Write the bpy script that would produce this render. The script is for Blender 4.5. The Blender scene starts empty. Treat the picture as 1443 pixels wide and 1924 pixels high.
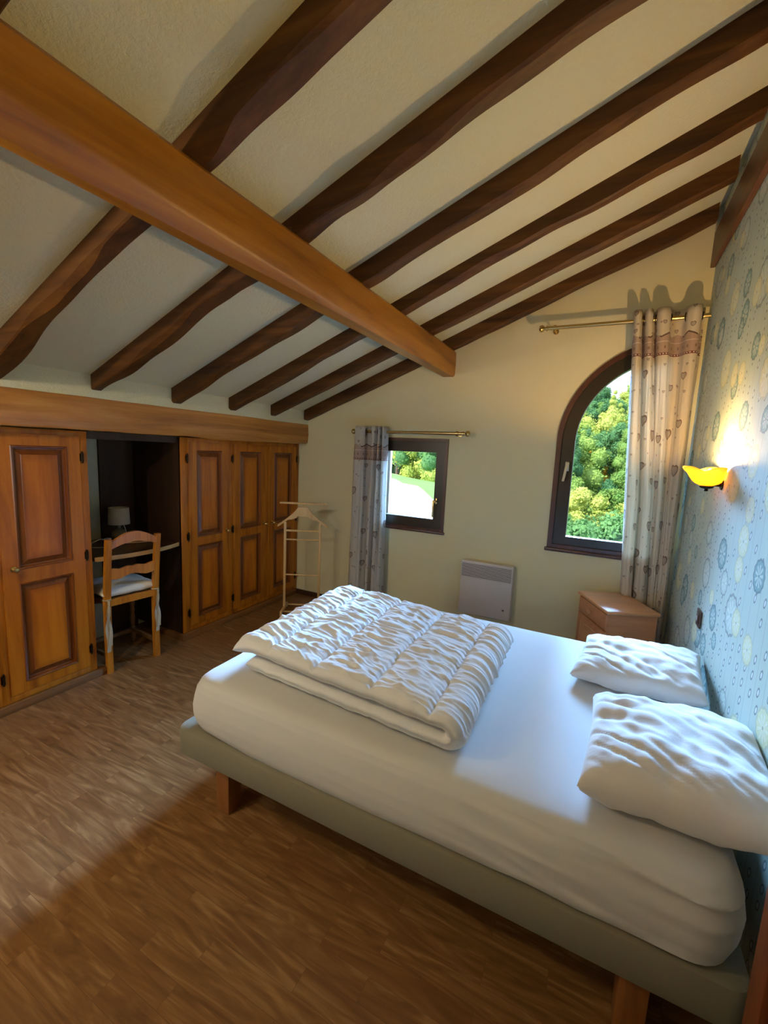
import bpy, bmesh, math, random
from mathutils import Vector, Matrix, noise
random.seed(7)
PI = math.pi
S = bpy.context.scene
COL = S.collection

# ------------------------------------------------------------------ helpers
def lin(c):
    return tuple(((v/255)/12.92 if v/255 <= .04045 else ((v/255+.055)/1.055)**2.4) for v in c)

class MB:
    """collects shapes and links them as one mesh object"""
    def __init__(s):
        s.bm = bmesh.new()
    def faces(s, vs, fs, uv=None):
        v = [s.bm.verts.new(p) for p in vs]
        out = []
        for f in fs:
            try: out.append(s.bm.faces.new([v[i] for i in f]))
            except ValueError: pass
        return v, out
    def box(s, x0, x1, y0, y1, z0, z1, bev=0, seg=2, M=None):
        P = [(x, y, z) for x in (x0, x1) for y in (y0, y1) for z in (z0, z1)]
        b = bmesh.new()
        v = [b.verts.new(p) for p in P]
        for f in ((0,1,3,2),(4,6,7,5),(0,4,5,1),(2,3,7,6),(0,2,6,4),(1,5,7,3)):
            b.faces.new([v[i] for i in f])
        if bev: bmesh.ops.bevel(b, geom=list(b.edges), offset=bev, segments=seg, affect='EDGES', profile=.5)
        s.merge(b, M); return s
    def merge(s, b, M=None):
        if M is not None: b.transform(M)
        m = {}
        for v in b.verts: m[v] = s.bm.verts.new(v.co)
        for f in b.faces:
            try:
                nf = s.bm.faces.new([m[v] for v in f.verts]); nf.material_index = f.material_index
            except ValueError: pass
        b.free()
    def loft(s, rings, caps=True, closed=True):
        n = len(rings[0]); R = []
        for r in rings: R.append([s.bm.verts.new(p) for p in r])
        for a, b in zip(R, R[1:]):
            for i in range(n if closed else n-1):
                j = (i+1) % n
                s.bm.faces.new((a[i], a[j], b[j], b[i]))
        if caps and closed:
            s.bm.faces.new(list(reversed(R[0]))); s.bm.faces.new(R[-1])
        return s
    def tube(s, pts, r, n=10, caps=True):
        pts = [Vector(p) for p in pts]; rings = []
        up = Vector((0, 0, 1)); t0 = (pts[1]-pts[0]).normalized()
        if abs(t0.z) > .95: up = Vector((1, 0, 0))
        a = t0.cross(up).normalized()
        for i, p in enumerate(pts):
            t = (pts[min(i+1, len(pts)-1)]-pts[max(i-1, 0)]).normalized()
            a = (a - t*a.dot(t)).normalized(); b = t.cross(a)
            rr = r[i] if isinstance(r, (list, tuple)) else r
            rings.append([p+(a*math.cos(2*PI*k/n)+b*math.sin(2*PI*k/n))*rr for k in range(n)])
        return s.loft(rings, caps)
    def lathe(s, prof, c=(0, 0, 0), axis='z', n=20, caps=True):
        rings = []
        for r, h in prof:
            ring = []
            for k in range(n):
                u, v = r*math.cos(2*PI*k/n), r*math.sin(2*PI*k/n)
                p = {'z': (u, v, h), 'x': (h, u, v), 'y': (v, h, u)}[axis]
                ring.append((c[0]+p[0], c[1]+p[1], c[2]+p[2]))
            rings.append(ring)
        return s.loft(rings, caps)
    def sheet(s, outer, holes, f0, f1):
        """flat plate with holes; outer and holes are 2D loops, f0 and f1 map a 2D point to each face's 3D point"""
        b = bmesh.new(); E = []; loops = [outer]+list(holes); n2 = {}
        for L in loops:
            vs = [b.verts.new((p[0], p[1], 0)) for p in L]
            for i in range(len(vs)): E.append(b.edges.new((vs[i], vs[(i+1) % len(vs)])))
        bmesh.ops.triangle_fill(b, use_beauty=True, use_dissolve=False, edges=E, normal=(0, 0, 1))
        b.verts.index_update()
        vs = list(b.verts); A = [s.bm.verts.new(f0(v.co.x, v.co.y)) for v in vs]; B = [s.bm.verts.new(f1(v.co.x, v.co.y)) for v in vs]
        for f in b.faces:
            ix = [v.index for v in f.verts]
            s.bm.faces.new([A[i] for i in ix]); s.bm.faces.new([B[i] for i in reversed(ix)])
        k = 0
        for L in loops:
            n = len(L)
            for i in range(n):
                a, c = k+i, k+(i+1) % n
                s.bm.faces.new((A[a], A[c], B[c], B[a]))
            k += n
        b.free(); return s
    def build(s, name, mat, parent=None, smooth=35, loc=None):
        bmesh.ops.recalc_face_normals(s.bm, faces=list(s.bm.faces))
        me = bpy.data.meshes.new(name); s.bm.to_mesh(me); s.bm.free()
        mats = mat if isinstance(mat, (list, tuple)) else [mat]
        for m in mats: me.materials.append(m)
        if smooth:
            me.polygons.foreach_set('use_smooth', [True]*len(me.polygons))
            me.set_sharp_from_angle(angle=math.radians(smooth))
        o = bpy.data.objects.new(name, me); COL.objects.link(o)
        if parent: o.parent = parent
        if loc: o.location = loc
        return o

def tag(o, label=None, cat=None, group=None, kind=None):
    if label: o['label'] = label
    if cat: o['category'] = cat
    if group: o['group'] = group
    if kind: o['kind'] = kind
    return o
def thing(name, label, cat, loc=(0, 0, 0), rz=0, group=None):
    o = bpy.data.objects.new(name, None); COL.objects.link(o)
    o.location = loc; o.rotation_euler = (0, 0, rz); o.empty_display_size = .1
    return tag(o, label, cat, group)
def struct(name, mb, mat, **k):
    return tag(mb.build(name, mat, **k), kind='structure')
def copy_tree(o, parent=None):
    c = o.copy(); COL.objects.link(c); c.parent = parent
    for ch in list(o.children): copy_tree(ch, c)
    return c

# ------------------------------------------------------------------ material helpers
class NT:
    def __init__(s, name):
        s.m = bpy.data.materials.new(name); s.m.use_nodes = True
        s.t = s.m.node_tree; s.b = s.t.nodes['Principled BSDF']
    def n(s, typ, **k):
        nd = s.t.nodes.new(typ)
        for a, v in k.items():
            if a.startswith('i_'):
                key = a[2:].replace('_', ' ')
                s.put(nd.inputs[key] if key in nd.inputs else nd.inputs[int(key)], v)
            else: setattr(nd, a, v)
        return nd
    def put(s, sock, v):
        if isinstance(v, X): s.t.links.new(v.s, sock)
        elif isinstance(v, bpy.types.NodeSocket): s.t.links.new(v, sock)
        else: sock.default_value = v
    def math(s, op, *a, clamp=False):
        nd = s.t.nodes.new('ShaderNodeMath'); nd.operation = op; nd.use_clamp = clamp
        for i, v in enumerate(a): s.put(nd.inputs[i], v)
        return X(s, nd.outputs[0])
    def mix(s, f, a, b, blend='MIX'):
        nd = s.t.nodes.new('ShaderNodeMix'); nd.data_type = 'RGBA'; nd.blend_type = blend
        s.put(nd.inputs[0], f)
        for i, v in ((6, a), (7, b)):
            s.put(nd.inputs[i], v if not isinstance(v, tuple) else (*v[:3], 1))
        return nd.outputs[2]
    def coord(s, kind='Object', scale=(1, 1, 1), rot=(0, 0, 0), loc=(0, 0, 0)):
        tc = s.n('ShaderNodeTexCoord'); mp = s.n('ShaderNodeMapping')
        s.t.links.new(tc.outputs[kind], mp.inputs[0])
        mp.inputs['Scale'].default_value = scale; mp.inputs['Rotation'].default_value = rot; mp.inputs['Location'].default_value = loc
        return mp.outputs[0]
    def sep(s, v):
        nd = s.n('ShaderNodeSeparateXYZ'); s.t.links.new(v, nd.inputs[0])
        return [X(s, nd.outputs[i]) for i in range(3)]
    def comb(s, x, y, z=0.0):
        nd = s.n('ShaderNodeCombineXYZ'); s.put(nd.inputs[0], x); s.put(nd.inputs[1], y); s.put(nd.inputs[2], z)
        return nd.outputs[0]
    def noise(s, v, scale=5, detail=3, rough=.5, dist=0.0):
        nd = s.n('ShaderNodeTexNoise'); s.t.links.new(v, nd.inputs['Vector'])
        nd.inputs['Scale'].default_value = scale; nd.inputs['Detail'].default_value = detail
        nd.inputs['Roughness'].default_value = rough; nd.inputs['Distortion'].default_value = dist
        return nd
    def ramp(s, f, stops):
        nd = s.n('ShaderNodeValToRGB'); s.put(nd.inputs[0], f); e = nd.color_ramp.elements
        while len(e) < len(stops): e.new(.5)
        for k, (p, c) in zip(e, stops): k.position = p; k.color = (*c, 1)
        return nd.outputs[0]
    def bump(s, h, strength=.2, dist=.01):
        nd = s.n('ShaderNodeBump'); s.put(nd.inputs['Height'], h)
        nd.inputs['Strength'].default_value = strength; nd.inputs['Distance'].default_value = dist
        s.t.links.new(nd.outputs[0], s.b.inputs['Normal'])
    def base(s, c): s.put(s.b.inputs['Base Color'], c if not isinstance(c, tuple) else (*c[:3], 1))
    def set(s, rough=None, spec=None, metal=None, trans=None, **k):
        if rough is not None: s.put(s.b.inputs['Roughness'], rough)
        if spec is not None: s.b.inputs['Specular IOR Level'].default_value = spec
        if metal is not None: s.b.inputs['Metallic'].default_value = metal
        for a, v in k.items(): s.b.inputs[a.replace('_', ' ')].default_value = v
        return s
class X:
    def __init__(s, nt, sock): s.nt = nt; s.s = sock
    def _o(s, op, a, b): return s.nt.math(op, a, b)
    def __add__(s, o): return s._o('ADD', s, o)
    def __radd__(s, o): return s._o('ADD', o, s)
    def __sub__(s, o): return s._o('SUBTRACT', s, o)
    def __rsub__(s, o): return s._o('SUBTRACT', o, s)
    def __mul__(s, o): return s._o('MULTIPLY', s, o)
    def __rmul__(s, o): return s._o('MULTIPLY', o, s)
    def __truediv__(s, o): return s._o('DIVIDE', s, o)
    def __lt__(s, o): return s._o('LESS_THAN', s, o)
    def __gt__(s, o): return s._o('GREATER_THAN', s, o)
    def floor(s): return s.nt.math('FLOOR', s)
    def frac(s): return s.nt.math('FRACT', s)
    def abs(s): return s.nt.math('ABSOLUTE', s)
    def sq(s): return s.nt.math('MULTIPLY', s, s)
    def sqrt(s): return s.nt.math('SQRT', s)
    def sin(s): return s.nt.math('SINE', s)
    def max(s, o): return s.nt.math('MAXIMUM', s, o)
    def min(s, o): return s.nt.math('MINIMUM', s, o)
    def smooth(s, a, b):
        nd = s.nt.n('ShaderNodeMapRange', interpolation_type='SMOOTHSTEP'); s.nt.put(nd.inputs[0], s)
        nd.inputs[1].default_value = a; nd.inputs[2].default_value = b
        return X(s.nt, nd.outputs[0])

def plain(name, rgb, rough=.6, metal=0, spec=.5, bump=0, bscale=60, **k):
    m = NT(name); m.base(lin(rgb)); m.set(rough, spec, metal, **k)
    v = m.coord()
    nz = m.noise(v, bscale, 3)
    m.base(m.mix(X(m, nz.outputs[0])*.25, lin(rgb), tuple(c*.8 for c in lin(rgb))))
    if bump: m.bump(nz.outputs[0], bump, .003)
    return m.m

def wood(name, dark, mid, light, axis='x', rough=.4, k=1.0, spec=.5, knots=0.0, contrast=1.0, coat=0.0):
    m = NT(name); a, c = .9*k, 11*k
    sc = {'x': (a, c, c), 'y': (c, a, c), 'z': (c, c, a)}[axis]
    v = m.coord(scale=sc)
    inf = m.n('ShaderNodeObjectInfo')
    add = m.n('ShaderNodeVectorMath', operation='ADD')
    m.t.links.new(v, add.inputs[0])
    rv = X(m, inf.outputs['Random'])*37.0
    m.t.links.new(m.comb(rv, rv*.7, rv*1.3), add.inputs[1])
    v = add.outputs[0]
    n1 = m.noise(v, 1.3, 5, .6, 1.4); n2 = m.noise(v, 7, 4, .7, .3)
    f = X(m, n1.outputs[0])*.75 + X(m, n2.outputs[0])*.25
    f = (f-.5)*(1.35*contrast)+.5
    c0 = m.ramp(f, [(.22, lin(dark)), (.5, lin(mid)), (.8, lin(light))])
    if knots:
        vo = m.n('ShaderNodeTexVoronoi'); kv = m.coord(scale={'x': (1, 2.2, 2.2), 'y': (2.2, 1, 2.2), 'z': (2.2, 2.2, 1)}[axis])
        m.t.links.new(kv, vo.inputs['Vector']); vo.inputs['Scale'].default_value = 2.6*knots
        kf = 1-X(m, vo.outputs['Distance']).smooth(.03, .085)
        c0 = m.mix(kf*.8, c0, tuple(x*.35 for x in lin(dark)))
    m.base(c0); m.set(rough, spec)
    m.b.inputs['Coat Weight'].default_value = coat
    m.b.inputs['Coat Roughness'].default_value = .25
    m.bump(f, .25, .004)
    return m.m

# ------------------------------------------------------------------ materials
M = {}
def stucco(name, rgb, scale, strength):
    m = NT(name); v = m.coord()
    n1 = m.noise(v, scale, 5, .65, .3); n2 = m.noise(v, 1.1, 3)
    c = lin(rgb)
    m.base(m.mix(X(m, n2.outputs[0])*.5, c, tuple(x*.9 for x in c)))
    m.set(.9, .25); m.bump(n1.outputs[0], strength, .006)
    return m.m
M['ceiling'] = stucco('ceiling_plaster', (212, 210, 180), 70, 1.0)
M['wall'] = stucco('wall_plaster', (214, 204, 164), 40, .12)
M['reveal'] = stucco('reveal_plaster', (225, 222, 212), 60, .3)
M['rafter'] = wood('rafter_wood', (46, 25, 9), (82, 49, 17), (108, 70, 28), 'x', .55, .6, spec=.3)
M['purlin'] = wood('purlin_wood', (92, 51, 8), (144, 90, 18), (172, 116, 30), 'y', .42, .45, knots=.55)
M['lintel'] = wood('lintel_wood', (122, 72, 28), (176, 118, 52), (202, 148, 82), 'y', .36, .45, knots=.75)
M['board'] = wood('board_wood', (54, 28, 14), (92, 52, 26), (112, 66, 34), 'y', .45, .7)
M['cab_z'] = wood('cabinet_wood_upright', (122, 62, 6), (178, 104, 14), (202, 128, 26), 'z', .42, .7, spec=.35, coat=.08)
M['cab_y'] = wood('cabinet_wood_across', (122, 62, 6), (178, 104, 14), (202, 128, 26), 'y', .42, .7, spec=.35, coat=.08)
M['cab_bevel'] = wood('cabinet_wood_dark_bevel', (88, 40, 8), (122, 64, 16), (142, 82, 24), 'z', .36, .7, coat=.2)
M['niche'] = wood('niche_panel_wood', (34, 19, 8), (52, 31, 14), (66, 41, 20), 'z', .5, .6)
M['desk'] = wood('desk_top_wood', (48, 30, 16), (74, 48, 26), (92, 62, 34), 'y', .35, .6)
M['edge'] = wood('light_edge_band', (160, 120, 70), (190, 150, 95), (205, 170, 115), 'y', .4, .6)
M['chair'] = wood('chair_wood', (142, 80, 16), (186, 116, 30), (208, 140, 46), 'z', .35, .8, coat=.2)
M['chair_dark'] = wood('turned_leg_wood', (80, 52, 26), (116, 80, 44), (140, 100, 60), 'z', .35, .8)
M['valet'] = wood('pale_beech', (188, 150, 98), (212, 176, 122), (224, 192, 142), 'z', .4, .8)
M['stand'] = wood('nightstand_pine', (164, 100, 62), (192, 128, 84), (208, 148, 104), 'x', .42, .8, contrast=.7)
M['stand_top'] = wood('nightstand_top_pine', (180, 122, 78), (208, 152, 104), (220, 170, 124), 'x', .36, .8, contrast=.7)
M['leg'] = wood('bed_leg_wood', (96, 54, 22), (132, 80, 36), (152, 98, 50), 'z', .45, .8)
M['case'] = wood('bookcase_wood', (90, 44, 22), (122, 64, 34), (140, 80, 46), 'z', .45, .8)
M['base_strip'] = wood('baseboard_wood', (40, 24, 12), (60, 36, 20), (74, 46, 26), 'x', .5, .8)
M['plinth'] = wood('plinth_laminate', (104, 66, 32), (132, 88, 48), (150, 104, 62), 'y', .4, .8)
M['frame'] = plain('window_frame_paint', (44, 33, 20), .32, bump=.1)
M['frame_trim'] = wood('window_trim_wood', (48, 22, 14), (74, 38, 24), (92, 52, 32), 'z', .35, .8)
M['brass'] = plain('brass', (200, 176, 122), .26, 1.0)
M['dark_metal'] = plain('dark_bronze', (48, 36, 24), .4, .9)
M['chrome'] = plain('satin_steel', (190, 186, 172), .3, .9)
M['radiator'] = plain('radiator_enamel', (206, 196, 188), .45)
M['grille'] = plain('grille_shadow_grey', (90, 86, 82), .6)
M['upholstery'] = plain('bed_base_fabric', (126, 120, 102), .85, bump=.25, bscale=300)
M['switch'] = plain('brown_plastic', (74, 48, 34), .4)
M['white_plastic'] = plain('white_plastic', (220, 216, 206), .45)
M['shade'] = plain('lamp_shade_fabric', (190, 180, 160), .9, bump=.2, bscale=200)
M['ceramic'] = plain('grey_ceramic', (120, 112, 96), .35)
M['ribbon'] = plain('ribbon_cloth', (176, 166, 144), .9, bump=.3)
M['black'] = plain('black_rubber', (20, 18, 16), .7)

def cloth(name, rgb, bump=.15, sheen=.3, scale=28, dist=.006):
    m = NT(name); v = m.coord()
    n1 = m.noise(v, scale, 4, .6, .8); n2 = m.noise(v, 900, 2)
    m.base(lin(rgb)); m.set(.88, .2)
    m.b.inputs['Sheen Weight'].default_value = sheen
    m.bump(X(m, n1.outputs[0])+X(m, n2.outputs[0])*.04, bump, dist)
    return m.m
M['sheet'] = cloth('fitted_sheet_cotton', (198, 197, 196), .10, scale=7)
M['duvet'] = cloth('duvet_cotton', (216, 216, 218), .25, scale=30)
M['pillow'] = cloth('pillowcase_cotton', (206, 202, 198), .3, scale=16)

# floor: three-strip laminate, strips running along x
m = NT('laminate_floor'); v = m.coord()
br = m.n('ShaderNodeTexBrick'); m.t.links.new(v, br.inputs['Vector'])
br.offset = .37; br.offset_frequency = 2; br.squash = 1
for k_, v_ in (('Scale', 1.0), ('Mortar Size', .0006), ('Mortar Smooth', .3), ('Bias', 0.0), ('Brick Width', .46), ('Row Height', .068)): br.inputs[k_].default_value = v_
br.inputs['Color1'].default_value = (0, 0, 0, 1); br.inputs['Color2'].default_value = (1, 1, 1, 1); br.inputs['Mortar'].default_value = (.3, .3, .3, 1)
sp = m.n('ShaderNodeSeparateColor'); m.t.links.new(br.outputs['Color'], sp.inputs[0]); bid = X(m, sp.outputs[0])
x, y, z = m.sep(v)
gv = m.comb(x*1.3+bid*31.0, y*9.5+bid*17.0, bid*9.0)
g1 = m.noise(gv, 1.7, 3, .5, 2.8); g2 = m.noise(m.comb(x*5.0+bid*11.0, y*60.0, bid), 2.0, 4, .6, .4)
f = (X(m, g1.outputs[0])-.5)*1.5+.5
c = m.ramp(f, [(.15, lin((100, 68, 38))), (.42, lin((124, 88, 52))), (.58, lin((136, 99, 61))), (.8, lin((162, 124, 82)))])
c = m.mix((X(m, g2.outputs[0])-.35)*.5, c, lin((104, 64, 32)))
c = m.mix(bid*.3, c, lin((122, 78, 42)))
c = m.mix(X(m, br.outputs['Fac'])*.55, c, lin((74, 44, 22)))
m.base(c); m.set(.36, .45); m.bump(X(m, br.outputs['Fac'])*-1.0, .15, .001)
M['floor'] = m.m

# wallpaper: pale blue with beaded strings and petalled discs
m = NT('wallpaper_discs'); v = m.coord(); x, y, z = m.sep(v)
PALE = lin((186, 198, 184)); LINE = lin((138, 148, 146)); TEAL = lin((122, 156, 152)); CREAM = lin((214, 212, 168)); DARK = lin((104, 110, 112))
c = PALE
ln = ((y/.082).frac()-.5).abs() < .018
c = m.mix(ln*.6, c, LINE)
# beads on strings
def cells(sx, sz, off=0.0):
    u = y/sx+off; w_ = z/sz
    iu = u.floor()
    wn = m.n('ShaderNodeTexWhiteNoise', noise_dimensions='2D'); m.t.links.new(m.comb(iu, 3.3+off), wn.inputs[0])
    w_ = w_+X(m, wn.outputs[0])
    iw = w_.floor()
    wn2 = m.n('ShaderNodeTexWhiteNoise', noise_dimensions='2D'); m.t.links.new(m.comb(iu+off, iw), wn2.inputs[0])
    sc_ = m.n('ShaderNodeSeparateColor'); m.t.links.new(wn2.outputs[1], sc_.inputs[0])
    r = [X(m, sc_.outputs[i]) for i in range(3)]
    return (u.frac()-.5)*sx, (w_.frac()-.5)*sz, r
du, dw, r = cells(.082, .060, .5)
du = du+(r[0]-.5)*.016; dw = dw+(r[1]-.5)*.012
e = ((du*1.0+dw*.25)/.0115).sq()+(dw/.0185).sq()
on_ = (r[2] < .7)
outl = (e < 1.0)*(e > .35)*on_
c = m.mix(outl*.75, c, DARK)
hl = (e < .35)*on_
c = m.mix(hl*.6, c, lin((220, 224, 220)))
# discs, two layers
def discs(c, sx, sz, off, rmin, rmax, thr, sd):
    du, dw, r = cells(sx, sz, off)
    R_ = r[0]*(rmax-rmin)+rmin
    du = du+(r[1]-.5)*(sx-2*rmax); dw = dw+(r[2]-.5)*(sz-2*rmax)*.9
    d_ = (du.sq()+dw.sq()).sqrt()/R_
    ang = m.math('ARCTAN2', dw, du)
    pick = (r[1]*7.31+sd).frac()
    show = (r[2]*5.77+r[0]*3.1).frac() < thr
    scal = (ang*12.0).sin()*.035
    ins = ((d_+scal) < 1.0)*show
    isteal = (pick < .28); iscream = (pick > .62)
    body = m.mix(iscream, m.mix(isteal, PALE, TEAL), CREAM)
    c = m.mix(ins*.9, c, body)
    rim = ins*((d_+scal) > .86)
    c = m.mix(rim*.6, c, m.mix(iscream, DARK, lin((168, 176, 156))))
    pet = ((ang*9.0).sin() > (d_*1.6-1.0))*(d_ < .66)*(d_ > .1)*show
    c = m.mix(pet*.55, c, lin((222, 226, 212)))
    spoke = ((ang*9.0).sin().abs() < .14)*(d_ < .78)*show
    c = m.mix(spoke*.3, c, DARK)
    dot = (d_ < .09)*show
    return m.mix(dot*.5, c, DARK)
c = discs(c, .246, .29, .13, .050, .100, .8, .1)
c = discs(c, .205, .25, .71, .034, .064, .68, .6)
nz = m.noise(v, 40, 3)
m.base(c); m.set(.72, .3); m.bump(nz.outputs[0], .06, .003)
M['wallpaper'] = m.m

# curtain cloth: hearts, dots and a pink house band with a red stitched hem; UV in metres
def curtain_mat(name, ground, top):
    m = NT(name); v = m.coord('UV'); u, w, _ = m.sep(v)
    G = lin(ground); MK = lin((108, 76, 66)); BAND = lin((176, 146, 130)); RED = lin((112, 52, 46))
    def cell(su, sw, off, keep):
        a = u/su+off; ia = a.floor()
        wn = m.n('ShaderNodeTexWhiteNoise', noise_dimensions='1D'); m.put(wn.inputs['W'], ia+off*3)
        b = w/sw+X(m, wn.outputs[0]); ib = b.floor()
        w2 = m.n('ShaderNodeTexWhiteNoise', noise_dimensions='2D'); m.t.links.new(m.comb(ia, ib), w2.inputs[0])
        s_ = m.n('ShaderNodeSeparateColor'); m.t.links.new(w2.outputs[1], s_.inputs[0]); r = [X(m, s_.outputs[i]) for i in range(3)]
        return (a.frac()-.5)*su, (b.frac()-.5)*sw, r
    below = w < top-.30
    c = G
    def heart(c, su, sw, off, smin, smax, thr, filled, mask):
        du, dw, r = cell(su, sw, off, 1)
        s_ = r[0]*(smax-smin)+smin
        X_ = du/s_; Y_ = (dw/s_)*.95+.1
        q = X_.sq()+Y_.sq()-1.0
        h = q*q*q-X_.sq()*Y_*Y_*Y_
        q2 = (X_*1.35).sq()+(Y_*1.35).sq()-1.0
        h2 = q2*q2*q2-(X_*1.35).sq()*(Y_*1.35)*(Y_*1.35)*(Y_*1.35)
        show = (r[1] < thr)*mask
        ins = (h < 0.0)*show; core = (h2 < 0.0)*show
        c = m.mix(ins*.85, c, MK)
        c = m.mix(core*.8, c, m.mix(.32, G, MK))
        return c
    c = heart(c, .13, .30, .2, .016, .034, .85, 1, below)
    c = heart(c, .085, .17, .65, .005, .009, .7, 1, below)
    c = heart(c, .07, .11, .4, .009, .014, .8, 1, w > top-.16)
    du, dw, r = cell(.065, .14, .1, 1)
    a_ = m.math('ARCTAN2', dw, du)
    fl = ((du.sq()+dw.sq()).sqrt()*(1.0+(a_*6.0).sin()*.3) < .006)*(r[2] < .5)
    c = m.mix(fl*.6, c, MK)
    # band with roofs
    zig = ((u/.11).frac()-.5).abs()*.05
    inb = (w < top-.155-zig)*(w > top-.285)
    c = m.mix(inb*.85, c, BAND)
    roof = ((w-(top-.155)+zig).abs() < .005)*((u/.22).frac() > .45)
    c = m.mix(roof*.9, c, lin((92, 66, 58)))
    win = (((u/.05).frac()-.5).abs() < .12)*((w-(top-.245)).abs() < .009)
    c = m.mix(win*.6, c, MK)
    lace = ((w-(top-.21)).abs() < .0025)
    c = m.mix(lace*.7, c, lin((226, 214, 204)))
    h1 = ((w-(top-.287)).abs() < .0075)
    c = m.mix(h1, c, RED)
    st = ((w-(top-.286)).abs() < .0032)*((u/.02).frac() < .6)
    c = m.mix(st, c, lin((220, 208, 196)))
    m.base(c); m.set(.85, .2); m.b.inputs['Sheen Weight'].default_value = .2
    nz = m.noise(v, 500, 2); m.bump(nz.outputs[0], .15, .001)
    # thin cloth: some daylight passes through
    tr = m.n('ShaderNodeBsdfTranslucent'); m.put(tr.inputs[0], c)
    mx = m.n('ShaderNodeMixShader'); mx.inputs[0].default_value = .28
    out = m.t.nodes['Material Output']
    m.t.links.new(m.b.outputs[0], mx.inputs[1]); m.t.links.new(tr.outputs[0], mx.inputs[2]); m.t.links.new(mx.outputs[0], out.inputs[0])
    return m.m
M['curtain_a'] = curtain_mat('heart_curtain_grey', (200, 194, 184), 1.72)
M['curtain_b'] = curtain_mat('heart_curtain_linen', (214, 200, 178), 2.49)

# glass of the panes
m = NT('pane_glass'); m.t.nodes.remove(m.b)
gl = m.n('ShaderNodeBsdfGlossy'); gl.inputs['Roughness'].default_value = .02
tp = m.n('ShaderNodeBsdfTransparent'); mx = m.n('ShaderNodeMixShader')
fr = m.n('ShaderNodeFresnel'); fr.inputs['IOR'].default_value = 1.3
m.t.links.new(fr.outputs[0], mx.inputs[0]); m.t.links.new(tp.outputs[0], mx.inputs[1]); m.t.links.new(gl.outputs[0], mx.inputs[2])
m.t.links.new(mx.outputs[0], m.t.nodes['Material Output'].inputs[0])
M['glass'] = m.m
# amber alabaster glass of the wall lamps
m = NT('amber_glass'); v = m.coord(); nz = m.noise(v, 18, 4, .6, 1.0)
c = m.mix(nz.outputs[0], lin((255, 196, 70)), lin((255, 226, 120)))
m.base(c); m.set(.25, .5)
tr = m.n('ShaderNodeBsdfTranslucent'); m.put(tr.inputs[0], c); mx = m.n('ShaderNodeMixShader'); mx.inputs[0].default_value = .75
m.t.links.new(m.b.outputs[0], mx.inputs[1]); m.t.links.new(tr.outputs[0], mx.inputs[2]); m.t.links.new(mx.outputs[0], m.t.nodes['Material Output'].inputs[0])
M['amber'] = m.m
def emis(name, rgb, s):
    m = NT(name); m.base(lin(rgb)); m.b.inputs['Emission Color'].default_value = (*lin(rgb), 1); m.b.inputs['Emission Strength'].default_value = s
    return m.m
M['bulb'] = emis('lit_bulb', (255, 214, 120), 30)

# ------------------------------------------------------------------ room dimensions (metres)
YB = 3.53; XR = .487; XK = -2.653; XC = -2.757; SL = .397
CZ = lambda x: SL*x+2.914
XN = -3.32; YF = -1.2

# ------------------------------------------------------------------ setting
b = MB(); b.box(XN-.1, XR+.3, YF-.1, YB+.02, -.2, 0); struct('floor', b, M['floor'], smooth=0)
# ceiling slab
b = MB(); x0, x1 = XN-.3, XR+.45
b.loft([[(x0, yy, CZ(x0)), (x1, yy, CZ(x1)), (x1, yy, CZ(x1)+.25), (x0, yy, CZ(x0)+.25)] for yy in (YF-.2, YB+.35)])
struct('ceiling', b, M['ceiling'], smooth=0)
# back wall with the two window openings
def arch_loop(xl, xr, z0, cx, cz, r, n=22):
    """half-arched opening: straight left jamb that curves up to the apex, straight right jamb"""
    L = [(xr, z0), (xr, cz)]
    a0 = math.acos(min(1, (xr-cx)/r)); zt = cz+r*math.sin(a0)
    L = [(xr, z0), (xr, zt)]
    for i in range(n+1):
        a = a0+(PI-a0)*i/n
        if i: L.append((cx+r*math.cos(a), cz+r*math.sin(a)))
    L.append((xl, z0))
    return L
AC = (.353, 1.637)
arch_out = arch_loop(AC[0]-.69, .41, .83, AC[0], AC[1], .69)
small_hole = [(-1.86, .845), (-1.205, .845), (-1.205, 1.62), (-1.86, 1.62)]
gable = [(XN-.2, -.2), (XR+.35, -.2), (XR+.35, CZ(XR+.35)), (XN-.2, CZ(XN-.2))]
b = MB(); b.sheet(gable, [small_hole, arch_out], lambda p, q: (p, YB, q), lambda p, q: (p, YB+.3, q))
struct('wall_back', b, M['wall'], smooth=0)
b = MB(); b.sheet([(YF-.2, -.2), (YB+.3, -.2), (YB+.3, CZ(XR)+.12), (YF-.2, CZ(XR)+.12)], [], lambda p, q: (XR, p, q), lambda p, q: (XR+.3, p, q))
struct('wall_right', b, M['wallpaper'], smooth=0)
b = MB(); b.box(XK-.09, XK, YF, YB, 1.73, CZ(XK)+.1); b.box(XN-.15, XN, YF, YB, -.1, 1.9)
struct('wall_left', b, M['ceiling'], smooth=0)
b = MB(); b.sheet([(XN-.1, 0), (XR, 0), (XR, CZ(XR)), (XN-.1, CZ(XN-.1))], [[(-2.7, .9), (-1.7, .9), (-1.7, 1.8), (-2.7, 1.8)]], lambda p, q: (p, YF, q), lambda p, q: (p, YF-.2, q))
struct('wall_front', b, M['wall'], smooth=0)
b = MB(); b.box(XC-.02, XR, YB-.014, YB, 0, .048, .003); struct('baseboard_back', b, M['base_strip'])
b = MB(); b.box(XR-.012, XR, 1.2, YB-.014, 0, .048, .003); struct('baseboard_right', b, M['base_strip'])

def rect(x0, x1, z0, z1): return [(x0, z0), (x1, z0), (x1, z1), (x0, z1)]
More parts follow.
